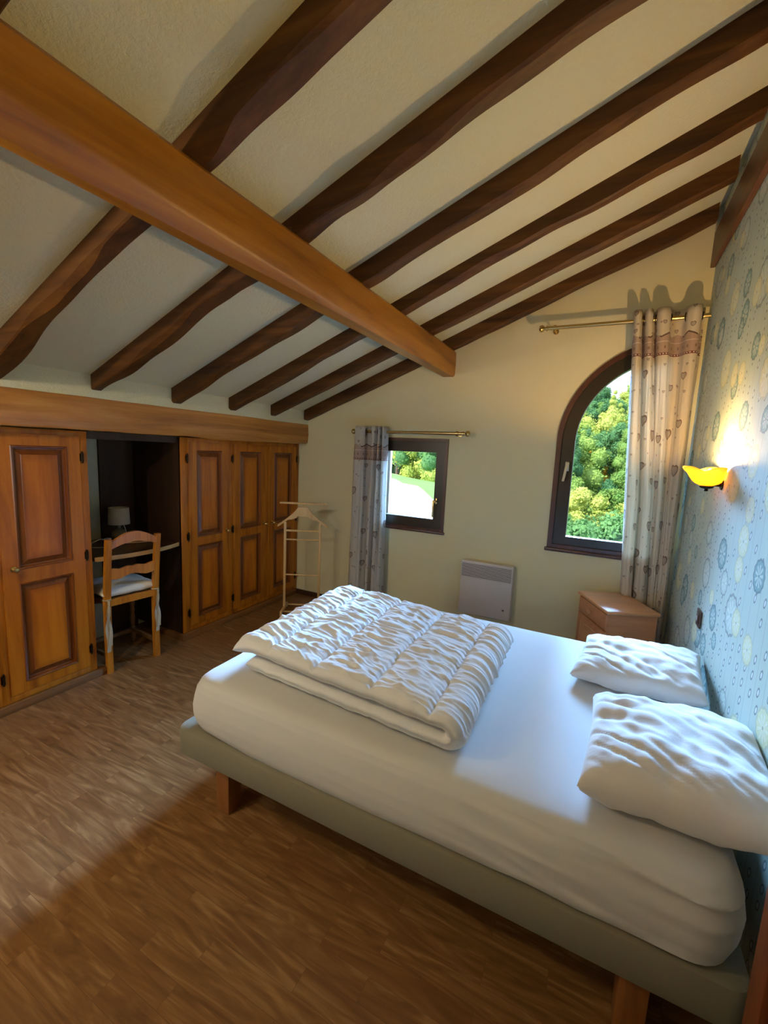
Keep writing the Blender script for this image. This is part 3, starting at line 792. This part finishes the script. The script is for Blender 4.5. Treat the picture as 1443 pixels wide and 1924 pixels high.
# ------------------------------------------------------------------ far nightstand (turned into the corner)
ang = math.atan2(.161, .324)
t = thing('nightstand', 'small pine nightstand with a drawer turned into the corner under the curtain', 'nightstand', (.10, 2.955, 0), ang)
Wn, Dn, Hn = .335, .425, .58      # local x = depth to the right, local y = width away from the camera
b = MB(); b.box(-.0, Wn, 0, Dn, Hn-.022, Hn, .007, 3); b.build('top_board', M['stand_top'], t)
b = MB(); b.box(.018, Wn-.01, .015, .033, 0, Hn-.022); b.box(.018, Wn-.01, Dn-.033, Dn-.015, 0, Hn-.022); b.box(Wn-.028, Wn-.01, .033, Dn-.033, .05, Hn-.022); b.box(.03, Wn-.028, .033, Dn-.033, .05, .066); b.box(.03, Wn-.028, .033, Dn-.033, .43, .445); b.build('carcass', M['stand'], t, 0)
b = MB(); b.box(.008, .028, .022, Dn-.022, .445, Hn-.03, .004); d = b.build('drawer', M['stand'], t)
b = MB(); b.lathe([(.008, 0), (.007, -.01), (.014, -.016), (.015, -.024), (.004, -.030)], (.008, Dn/2, .50), 'x', 16); b.build('knob', M['stand_top'], d)
b = MB(); b.box(.008, .028, .022, Dn-.022, .06, .438, .004); d = b.build('door', M['stand'], t)
b = MB(); b.loft([[(x_, .022+i, .06+i), (x_, Dn-.022-i, .06+i), (x_, Dn-.022-i, .438-i), (x_, .022+i, .438-i)] for i, x_ in ((.05, .0085), (.054, .004), (.06, .0085), (.09, .002))]); b.build('raised_panel', M['stand_top'], d, 20)
b = MB(); b.lathe([(.008, 0), (.007, -.01), (.014, -.016), (.015, -.024), (.004, -.030)], (.008, .055, .27), 'x', 16); b.build('knob', M['stand_top'], d)

# ------------------------------------------------------------------ bed
def NZ(a_, b_, c_): return noise.noise(Vector((a_, b_, c_)))
def ridge(a_, b_, c_): return (1-min(1, abs(NZ(a_, b_, c_))*2.6))**2
BX0, BX1, BY0, BY1 = -1.503, .425, 1.125, 2.515
t = thing('bed_base', 'long grey upholstered bed base standing on square wooden legs', 'bed', ((BX0+BX1)/2, (BY0+BY1)/2, 0))
hx, hy = (BX1-BX0)/2, (BY1-BY0)/2
def rrect(hx_, hy_, r, n=6):
    out = []
    for sx, sy, a0 in ((1, 1, 0), (-1, 1, PI/2), (-1, -1, PI), (1, -1, 3*PI/2)):
        for k in range(n+1):
            a = a0+k*PI/2/n; out.append((sx*(hx_-r)+r*math.cos(a), sy*(hy_-r)+r*math.sin(a)))
    return out
b = MB(); b.loft([[(x_, y_, z_) for x_, y_ in rrect(hx-i, hy-i, .045)] for z_, i in ((.203, .012), (.207, .004), (.215, 0), (.305, 0), (.316, .004), (.322, .014))]); b.build('box_base', M['upholstery'], t, 30)
for sx, sy in ((-1, -1), (1, -1), (-1, 1), (1, 1)):
    lx = (-1.262 if sx < 0 else .20)-(BX0+BX1)/2; ly = sy*(hy-.065)
    b = MB(); b.box(lx-.035, lx+.035, ly-.035, ly+.035, 0, .205, .004); b.build('leg', M['leg'], t)
b = MB(); b.box(-hx-.004, -hx+.0, -hy+.06, -hy+.085, .235, .29, .001); b.build('label_tag', M['white_plastic'], t)
# mattress with fitted sheet
t_m = None
cx_, cy_ = (BX0+BX1)/2+.0, (BY0+BY1)/2
mx_, my_ = (.405-(-1.452))/2, (2.50-1.125)/2; mcx = (.405-1.452)/2; mcy = (2.50+1.125)/2
b = MB(); rings = []
NP = 260
def perim(hx_, hy_, r, n):
    base = rrect(hx_, hy_, r, 14); L = [0]; P = base+[base[0]]
    for a_, c_ in zip(P, P[1:]): L.append(L[-1]+math.hypot(a_[0]-c_[0], a_[1]-c_[1]))
    out = []; j = 0
    for k in range(n):
        s_ = L[-1]*k/n
        while L[j+1] < s_: j += 1
        f_ = (s_-L[j])/(L[j+1]-L[j]); out.append((P[j][0]+(P[j+1][0]-P[j][0])*f_, P[j][1]+(P[j+1][1]-P[j][1])*f_))
    return out
prof = [(.324, .075), (.323, .035), (.335, .014), (.36, .003), (.40, -.004), (.44, -.005), (.475, .0), (.508, .007), (.531, .018), (.545, .034), (.552, .06), (.556, .12), (.557, .22), (.558, .34), (.559, .5), (.56, .66)]
def densify(P, n):
    out = []
    for a_, c_ in zip(P, P[1:]):
        for k in range(n): out.append((a_[0]+(c_[0]-a_[0])*k/n, a_[1]+(c_[1]-a_[1])*k/n))
    return out+[P[-1]]
prof = prof[:3]+densify(prof[3:9], 6)+prof[9:]
R_ = []
for z_, ins in prof:
    ring = []
    for (px, py) in perim(mx_-ins, my_-ins, max(.015, .11-ins*.35), NP):
        X_, Y_ = mcx+px, mcy+py
        # stretched folds along the near side, strongest towards the head end
        dz = 0; dn = 0
        if py < -my_+.2+ins:
            k_ = max(0, min(1, (X_+.5)/.7))
            q = z_*1.0+.075*(X_)+.03*noise.noise(Vector((X_*2, 0, 0)))
            dn = .008*k_*(ridge(X_*1.1, q*16, 3)*1.6-.5)+.002*k_*math.sin(q*95)*(1 if .34 < z_ < .55 else 0)
            dz = -.010*max(0, math.sin((X_+1.4)*2.2+.4))*(1 if z_ < .34 else 0)
        dz += .0025*noise.noise(Vector((X_*5, Y_*5, z_*3)))
        # sheet pulled up and in at the foot corner
        if z_ < .42 and px < -mx_+.35: dz += .03*max(0, 1-(px+mx_)/.35)*(.42-z_)/.1
        ring.append((X_, Y_-dn, z_+dz))
    R_.append(ring)
b.loft(R_)
mt = b.build('mattress', M['sheet'], None, 60)
tag(mt, 'thick mattress in a white fitted sheet on the bed base', 'mattress')

# folded duvet: one comforter folded over itself, fold on the head side
c00, c10, c11, c01 = Vector((-1.33, 1.275)), Vector((-.375, 1.205)), Vector((-.395, 2.06)), Vector((-1.36, 2.17))
b = MB(); NU, NV = 330, 230
def duv(s, side, v):
    """s 0..1 along the cloth from bottom layer's free end, round the fold, to the top layer's free end"""
    pass
rings = []
Lb, Lt, rf, th = .87, .94, .036, .031
zb, zt = .598, .670
path = []
npth = 250; tot = Lb+PI*rf+Lt
for k in range(npth+1):
    s_ = tot*k/npth
    if s_ < Lb: path.append((1-(Lb-s_)/Lt, zb, 0.0, 1.0, s_))      # u, z, normal(x), normal(z) outward = away from fold centre
    elif s_ < Lb+PI*rf:
        a = (s_-Lb)/rf; path.append((1+rf*math.sin(a)/Lt, (zb+zt)/2-rf*math.cos(a), 0, 0, s_))
    else: path.append((1-(s_-Lb-PI*rf)/Lt, zt, 0, 0, s_))
seams = [.205, .455, .715, .955]
def wr(u, v, sd):
    us = u+.007*NZ(3, v*7, sd)
    d_ = min(abs(us-q) for q in seams)
    q = min(1, d_/.11)
    uw = u+.05*NZ(u*5, v*5, sd+1); vw = v+.035*NZ(u*6+9, v*4, sd)
    fold = ridge(uw*4.2+vw*1.5, vw*13, sd)*.0105+ridge(uw*7-vw*4, vw*9+uw*6, sd+5)*.0075
    fine = ridge(uw*10, vw*30+uw*5, sd+2)*.004
    puck = NZ(u*7, v*46, sd)*.0095*math.exp(-d_/.035)
    big = NZ(u*2.2+sd, v*3.1, 5)*.012
    seam = -.013*math.exp(-(d_/.0075)**2)
    return (fold*(.45+.55*q)+fine)*(.35 if sd else 1)+puck+big+seam+.014*math.sqrt(q)-.008
for j in range(NV+1):
    v = j/NV
    e = min(v, 1-v)*.93      # metres from the y end
    tk = math.sqrt(max(0, 1-(1-min(1, e/.045))**2))
    outer, inner = [], []
    for k, (u, z, _, _, s_) in enumerate(path):
        p0 = path[max(k-1, 0)]; p1 = path[min(k+1, npth)]
        tx, tz = (p1[0]-p0[0])*Lt, p1[1]-p0[1]; l_ = math.hypot(tx, tz); nx, nz = tz/l_, -tx/l_     # outward normal
        ends = min(s_, tot-s_); te = math.sqrt(max(0, 1-(1-min(1, ends/.045))**2))
        T = th*tk*te
        top = s_ > Lb+PI*rf*.5
        w_ = wr(u, v, 0 if top else 11)*tk*te
        if top and u < .22: z = z+.0
        vv = v+(.006*noise.noise(Vector((u*6, 3, v > .5)))+.012*noise.noise(Vector((u*2.6, 8+(5 if top else 0), v > .5)))+.007*noise.noise(Vector((u*17, 8+(5 if top else 0), v > .5))))*(1 if v > .5 else 1)+(0 if top else (.012*(1-v)))
        ed = (1-tk)*.0
        def place(uu, vv_, zz):
            a_ = c00+(c10-c00)*uu; c_ = c01+(c11-c01)*uu; p = a_+(c_-a_)*vv_
            return (p.x, p.y, zz)
        droop = 0
        if top and u < .12: droop = -.028*((.12-u)/.12)**1.6
        hump = .010*math.sin(u*PI)*math.sin(v*PI)
        outer.append(place(u+nx*(T+w_)/Lt, vv, z+nz*(T+w_*(1 if top else .3))+droop+(hump if top else 0)))
        inner.append(place(u-nx*T*.85/Lt, vv, z-nz*T*.85+droop+(hump if top else 0)*.6))
    rings.append(outer+inner[::-1])
b.loft(rings)
du = b.build('duvet', M['duvet'], None, 180)
tag(du, 'white quilted duvet folded in half on the foot of the bed', 'duvet')

# pillows
def pillow(label, sx, sy, h, M4, sd, puff=None, n=70, wr_=.006):
    b = cushion(sx, sy, h, n, sd, wr_, .36, puff)
    for v in b.bm.verts:
        c = v.co
        r_ = noise.noise(Vector((c.x*5+c.y*11+sd, c.y*3-c.x*6, 2)))
        e_ = max(0, 1-abs(c.x/sx))*max(0, 1-abs(c.y/sy))
        lf = max(0, -c.x/sx)
        c.z += (-abs(r_)*.011-.013*(1-min(1, abs(noise.noise(Vector((c.x*3+sd, c.y*13+c.x*8, 4))))*3))**2*(.4+lf))*(1 if c.z > 0 else 0)*min(1, e_*6) + .003*noise.noise(Vector((c.x*30+sd, c.y*22, 1)))
    b.bm.transform(M4)
    for v in b.bm.verts:     # resting on the mattress and against the wall
        if v.co.z < .563: v.co.z = .563+(.563-v.co.z)*.06
        if v.co.x > .48: v.co.x = .48-(v.co.x-.48)*.05
    return tag(b.build('pillow', M['pillow'], None, 180), label, 'pillow')
T_ = Matrix.Translation
pillow('flat white pillow on the bed nearest the nightstand', .24, .245, .14, T_((.215, 2.15, .615))@Matrix.Rotation(math.radians(-6), 4, 'Z')@Matrix.Rotation(math.radians(-4), 4, 'Y'), 5)
pillow('plump white pillow at the near corner of the bed', .232, .262, .195, T_((.262, 1.45, .645))@Matrix.Rotation(math.radians(-3), 4, 'Z')@Matrix.Rotation(math.radians(-4), 4, 'Y'), 21)

# ------------------------------------------------------------------ bookcase edge beside the bed
t = thing('bookcase', 'reddish-brown upright furniture edge beside the near bed corner', 'bookcase', (0, 0, 0))
b = MB(); b.box(.39, XR-.002, 1.025, 1.05, 0, 1.1); b.box(.39, XR-.002, .30, .325, 0, 1.1); b.box(.39, XR-.002, .325, 1.025, 1.075, 1.1); b.box(XR-.012, XR-.002, .325, 1.025, .03, 1.075); b.build('carcass', M['case'], t, 0)
for y_ in (.985, .298):
    b = MB(); b.box(.376, .392, y_, y_+.067, 0, 1.102, .003); b.build('front_stile', M['case'], t)
for z_ in (.05, .4, .75):
    b = MB(); b.box(.392, XR-.013, .326, 1.024, z_, z_+.02); b.build('shelf', M['base_strip'], t, 0)

# ------------------------------------------------------------------ switches and wall lamps
def plate(name, label, y, z, cat, rocker=True):
    t = thing(name, label, cat, (XR, y, z))
    b = MB(); b.box(-.010, -.0005, -.042, .042, -.042, .042, .004); b.build('cover_plate', M['switch'], t)
    if rocker:
        b = MB(); b.box(-.014, -.009, -.022, .022, -.022, .022, .003); b.build('rocker', M['switch'], t)
        b = MB(); b.box(-.0155, -.0135, -.006, .004, -.012, .012, .001); b.build('indicator', M['white_plastic'], t)
    else:
        b = MB(); b.lathe([(.020, -.0105), (.018, -.0045)], (0, 0, 0), 'x', 20); b.build('socket_face', M['black'], t)
plate('light_switch', 'small brown light switch on the wallpaper above the far pillow', 2.535, .762, 'switch')
plate('wall_socket', 'dark socket plate on the wallpaper at the right picture edge', 1.42, .625, 'socket', False)

def sconce():
    t = thing('wall_lamp', 'lit amber glass wall lamp on the patterned wallpaper', 'wall lamp', (.427, 2.49, 1.40))
    b = MB(); b.lathe([(.026, .0585), (.026, .054), (.012, .048), (.010, .0)], (0, 0, .022), 'x', 24); b.build('wall_mount', M['dark_metal'], t)
    # petal bowl
    rings = []; n = 96
    def row(h, r, off=0):
        o = []
        for k in range(n):
            a = 2*PI*k/n; pet = abs(math.cos(a*2.5))
            lift = h*h*(.022*pet-.006); rr = r*(1+h*h*.16*pet)+off
            X_ = rr*math.cos(a); X_ = min(X_, .054)
            o.append((X_, rr*math.sin(a), .012+.072*h**1.25+lift))
        return o
    hs = [0, .08, .2, .35, .5, .65, .8, .9, 1.0]; rs = [.018, .032, .046, .057, .065, .072, .079, .085, .094]
    out = [row(h, r) for h, r in zip(hs, rs)]; inn = [row(h, r, -.003) for h, r in zip(hs, rs)]
    b = MB(); b.loft(out+inn[::-1], caps=False); b.build('glass_shade', M['amber'], t, 60)
    b = MB(); b.lathe([(.006, -.014), (.009, -.010), (.006, -.004), (.026, .002), (.030, .010), (.014, .014)], (0, 0, 0), 'z', 20); b.build('finial', M['dark_metal'], t)
    b = MB(); b.lathe([(.010, .015), (.011, .04), (.004, .042)], (0.005, 0, 0), 'z', 14); b.build('bulb_holder', M['white_plastic'], t)
    b = MB(); b.lathe([(.008, .042), (.013, .052), (.014, .062), (.010, .078), (.003, .092)], (0.005, 0, 0), 'z', 14); b.build('bulb', M['bulb'], t)
    return t
LAMPS = []
s1 = sconce()
s2 = copy_tree(s1); s2.location = (.427, .12, 1.40); s2['label'] = 'added lit amber glass wall lamp outside the picture, beside the camera'  # second wall lamp, added out of view for more warm light
for i, (o, pw) in enumerate(((s1, 17), (s2, 9.0))):
    L = bpy.data.lights.new('lamp_bulb_light', 'POINT'); L.energy = pw; L.color = (1, .62, .24); L.shadow_soft_size = .012
    lo = bpy.data.objects.new('lamp_bulb_light', L); COL.objects.link(lo); lo.location = o.location+Vector((-.015, 0, .08)); LAMPS.append(L)

# lamp added on the slope, out of view left of the camera, as warm fill
t = thing('added_fill_lamp', 'added warm fill lamp on the sloping ceiling left of the camera, outside the picture', 'added lamp', (-1.85, .0, CZ(-1.85)-.012))
b = MB(); b.lathe([(.05, .03), (.05, -.01), (.03, -.02), (.014, -.03), (.014, -.05)], (0, 0, 0), 'z', 24); b.build('fill_lamp_mount', M['white_plastic'], t)
b = MB(); b.lathe([(.012, -.05), (.02, -.065), (.028, -.085), (.028, -.10), (.018, -.12), (.003, -.126)], (0, 0, 0), 'z', 20); b.build('bulb', M['bulb'], t)
L = bpy.data.lights.new('added_fill_light', 'POINT'); L.energy = 13.5; L.color = (1, .84, .58); L.shadow_soft_size = .03
lo = bpy.data.objects.new('added_fill_light', L); COL.objects.link(lo); lo.location = (-1.85, 0, CZ(-1.85)-.18)

# ------------------------------------------------------------------ outdoors
def gz(x, y):
    """ground height outside: meadow falling to the right, wooded hill straight ahead"""
    r = x/max(y, 1)
    zl = 1.5+y*(-.050-.10*(r+.47)*1.0)-(12/(y+4))*.9          # left: meadow plane seen just below eye level
    zr = -9.5+.225*(y-22) if y > 22 else -9.5
    t = min(1, max(0, (r+.33)/.18)); t = t*t*(3-2*t)
    if y < 8: zl = min(zl, -2.0)
    return zl*(1-t)+zr*t+.25*noise.noise(Vector((x*.2, y*.2, 0)))
m = NT('meadow_grass'); v = m.coord(); x, y, z = m.sep(v)
n1 = m.noise(v, .6, 5, .6); n2 = m.noise(v, 9, 3)
c = m.ramp(X(m, n1.outputs[0])*.6+X(m, n2.outputs[0])*.4, [(.3, lin((206, 204, 150))), (.55, lin((226, 222, 180))), (.8, lin((236, 232, 200)))])
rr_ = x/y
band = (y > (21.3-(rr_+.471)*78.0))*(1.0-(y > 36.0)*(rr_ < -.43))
c = m.mix(band*.9, c, lin((92, 150, 84)))  # tree shade across the meadow, painted into the grass colour
far = (x/y) > -.30
c = m.mix(far*.9, c, lin((40, 66, 30)))
m.base(c); m.set(.95, .1)
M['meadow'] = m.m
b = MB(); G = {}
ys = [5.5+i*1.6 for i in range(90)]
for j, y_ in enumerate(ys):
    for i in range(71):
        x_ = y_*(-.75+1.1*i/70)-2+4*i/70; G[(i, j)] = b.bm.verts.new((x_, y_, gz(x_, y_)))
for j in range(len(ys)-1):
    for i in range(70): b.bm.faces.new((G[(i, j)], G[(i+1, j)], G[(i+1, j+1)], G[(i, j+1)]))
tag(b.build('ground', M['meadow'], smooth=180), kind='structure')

def leafmat(name, a, c_):
    m = NT(name); inf = m.n('ShaderNodeObjectInfo'); v = m.coord(); nz = m.noise(v, 1.2, 3)
    f = X(m, nz.outputs[0])*.6+X(m, inf.outputs['Random'])*.4
    c = m.ramp(f, [(.3, lin(a)), (.7, lin(c_))])
    m.base(c); m.set(.6, .2)
    tr = m.n('ShaderNodeBsdfTranslucent'); m.put(tr.inputs[0], c); mx = m.n('ShaderNodeMixShader'); mx.inputs[0].default_value = .35
    m.t.links.new(m.b.outputs[0], mx.inputs[1]); m.t.links.new(tr.outputs[0], mx.inputs[2]); m.t.links.new(mx.outputs[0], m.t.nodes['Material Output'].inputs[0])
    return m.m
LM = [leafmat('leaf_mid', (96, 144, 76), (152, 184, 98)), leafmat('leaf_dark', (64, 120, 84), (112, 164, 106)), leafmat('leaf_yellow', (150, 178, 84), (200, 212, 122)), leafmat('leaf_orange', (210, 160, 40), (236, 200, 70))]
M['bark'] = plain('bark', (86, 72, 58), .9)
def crown(n, w, h, seed, conif=False):
    rnd = random.Random(seed); bm = bmesh.new(); blobs = []
    for k in range(30):
        a = rnd.random()*2*PI; rr = rnd.random()**.5*w*.78; zz = rnd.uniform(.25, .95)*h
        if conif: rr *= max(.1, 1-zz/h)
        blobs.append((Vector((rr*math.cos(a), rr*math.sin(a), zz)), w*rnd.uniform(.16, .34)*(1.15-zz/h*.45)))
    for k in range(n):
        c, r = rnd.choice(blobs)
        d = Vector((rnd.gauss(0, 1), rnd.gauss(0, 1), rnd.gauss(0, 1)+.25)).normalized()
        p = c+d*r*(rnd.uniform(.66, 1.16)+.22*noise.noise(d*3.1+c))
        nn = (d+Vector((rnd.gauss(0, .5), rnd.gauss(0, .5), rnd.gauss(0, .5)))).normalized()
        u = nn.orthogonal().normalized(); u = (Matrix.Rotation(rnd.random()*2*PI, 3, nn)@u); q = nn.cross(u); s = w*rnd.uniform(.014, .032)
        vs = [bm.verts.new(p+u*s*1.5), bm.verts.new(p+q*s*.8), bm.verts.new(p-u*s*1.3+nn*s*.4), bm.verts.new(p-q*s*.8)]
        bm.faces.new(vs)
    for c, r in blobs:     # inner masses so that the crown is not see-through
        res_ = bmesh.ops.create_icosphere(bm, subdivisions=2, radius=r*.82, matrix=Matrix.Translation(c))
    me = bpy.data.meshes.new('crown'); bm.to_mesh(me); bm.free(); return me
crowns = [crown(9000, 3.1, 6.2, s) for s in (1, 2, 3)]+[crown(6000, 1.9, 8.5, 9, True)]
def mesh_with(me, mat):
    me2 = me.copy(); me2.materials.clear(); me2.materials.append(mat); return me2
CR = {}
tb = MB(); tb.tube([(0, 0, -1.5), (.05, 0, 1.0), (0, .05, 3.2)], [.22, .17, .1], 8); trunk = tb.build('trunk', M['bark']); trunk_me = trunk.data; bpy.data.objects.remove(trunk)
def tree(x, y, s, ci, mi, label, group='trees on the wooded hillside'):
    t = thing('tree', label, 'tree', (x, y, gz(x, y)-1.6), random.random()*6.28, group)
    t.scale = (s, s, s*random.uniform(.9, 1.15))
    if (ci, mi) not in CR: CR[(ci, mi)] = mesh_with(crowns[ci], LM[mi])
    o = bpy.data.objects.new('crown', CR[(ci, mi)]); COL.objects.link(o); o.parent = t
    o = bpy.data.objects.new('trunk', trunk_me); COL.objects.link(o); o.parent = t
LB = {0: 'mid green leafy tree in the dense wood seen through the arched window', 1: 'dark bluish-green tree in the dense wood seen through the arched window', 2: 'sunlit yellow-green tree in the dense wood seen through the arched window'}
rr = random.Random(12); y_ = 19.0; row = 0
while y_ < 118:
    step = 2.6+y_*.028; x_ = -.155*y_-1+rr.random()*2
    while x_ < .17*y_+1.5:
        mi = rr.choice([0, 0, 1, 2]) if y_ < 45 else rr.choice([0, 1, 1, 2, 0])
        tree(x_+rr.uniform(-.6, .6), y_+rr.uniform(-.9, .9), rr.uniform(.75, 1.15)*(1+y_*.004), rr.choice([0, 1, 2, 3]) if y_ > 40 else rr.choice([0, 1, 2]), mi, LB[mi])
        x_ += step*1.25
    y_ += step*1.15
tree(-.022*62, 60, .8, 1, 3, 'single yellow-orange tree on the wooded hillside outside the arched window', None)
for k in range(26):
    x_ = -33+(k%13)*2.1+(k//13)*1.0+rr.uniform(-.5, .5); y__ = 46+(k//13)*4.5+rr.uniform(-1.5, 1.5)-(k%13)*.45
    tree(x_, y__, rr.uniform(1.0, 1.35), rr.choice([0, 1, 2]), rr.choice([0, 2, 2, 0, 1]), 'leafy tree at the upper edge of the meadow seen through the small window', 'trees along the meadow edge')

# ------------------------------------------------------------------ light
def sun(name, d, energy, color, angle):
    L = bpy.data.lights.new(name, 'SUN'); L.energy = energy; L.color = color; L.angle = math.radians(angle)
    o = bpy.data.objects.new(name, L); COL.objects.link(o); o.rotation_euler = Vector(d).to_track_quat('-Z', 'Y').to_euler(); o.location = (0, 0, 6); return o
sun('sun', (.45, .62, -.75), 4.2, (1, .93, .78), .6)          # real sun, behind the house: lights meadow and wood
def added_window_lamp(name, loc, target, w, h, energy, color, spread=180):
    """area lamp added outside a window, standing in for open sky"""
    L = bpy.data.lights.new(name, 'AREA'); L.shape = 'RECTANGLE'; L.size = w; L.size_y = h; L.spread = math.radians(spread); L.energy = energy; L.color = color
    o = bpy.data.objects.new(name, L); COL.objects.link(o); o.location = loc
    o.rotation_euler = (Vector(target)-Vector(loc)).to_track_quat('-Z', 'Y').to_euler(); return o
added_window_lamp('added_sky_lamp_arched_window', (1.5, 10.0, 4.75), (-.4, 1.6, .55), 5.0, 1.9, 2100, (.25, .54, 1.0))
added_window_lamp('added_sky_lamp_small_window', (-1.75, 8.6, 3.1), (-1.1, 1.8, .7), 2.6, 1.5, 230, (.27, .55, 1.0), 44)
added_window_lamp('added_rear_fill', (-2.2, YF-.6, 1.7), (-2.2, 1.5, 1.2), 1.3, 1.3, 20, (1.0, .93, .78))  # warm fill lamp behind the added rear window

W_ = bpy.data.worlds.new('sky'); S.world = W_; W_.use_nodes = True; nt = W_.node_tree
bg = nt.nodes['Background']; bg.inputs[0].default_value = (.74, .87, 1.0, 1); bg.inputs[1].default_value = 1.1

# ------------------------------------------------------------------ camera
R_cam = [[0.8899943, 0.4537851, 0.0446012], [0.1014649, -0.1017328, -0.9896238], [-0.4445391, 0.885285, -0.1365849]]
cam = bpy.data.cameras.new('camera'); co = bpy.data.objects.new('camera', cam); COL.objects.link(co)
mw = Matrix(((R_cam[0][0], -R_cam[1][0], -R_cam[2][0]), (R_cam[0][1], -R_cam[1][1], -R_cam[2][1]), (R_cam[0][2], -R_cam[1][2], -R_cam[2][2])))
co.matrix_world = Matrix.Translation((0, 0, 1.5))@mw.to_4x4()
cam.sensor_fit = 'HORIZONTAL'; cam.sensor_width = 36; cam.lens = 36*815.3591/1443; cam.clip_start = .02; cam.clip_end = 600
S.camera = co
S.view_settings.view_transform = 'Standard'; S.view_settings.look = 'None'; S.view_settings.gamma = 1; S.view_settings.use_curve_mapping = False
S.view_settings.exposure = 1.12
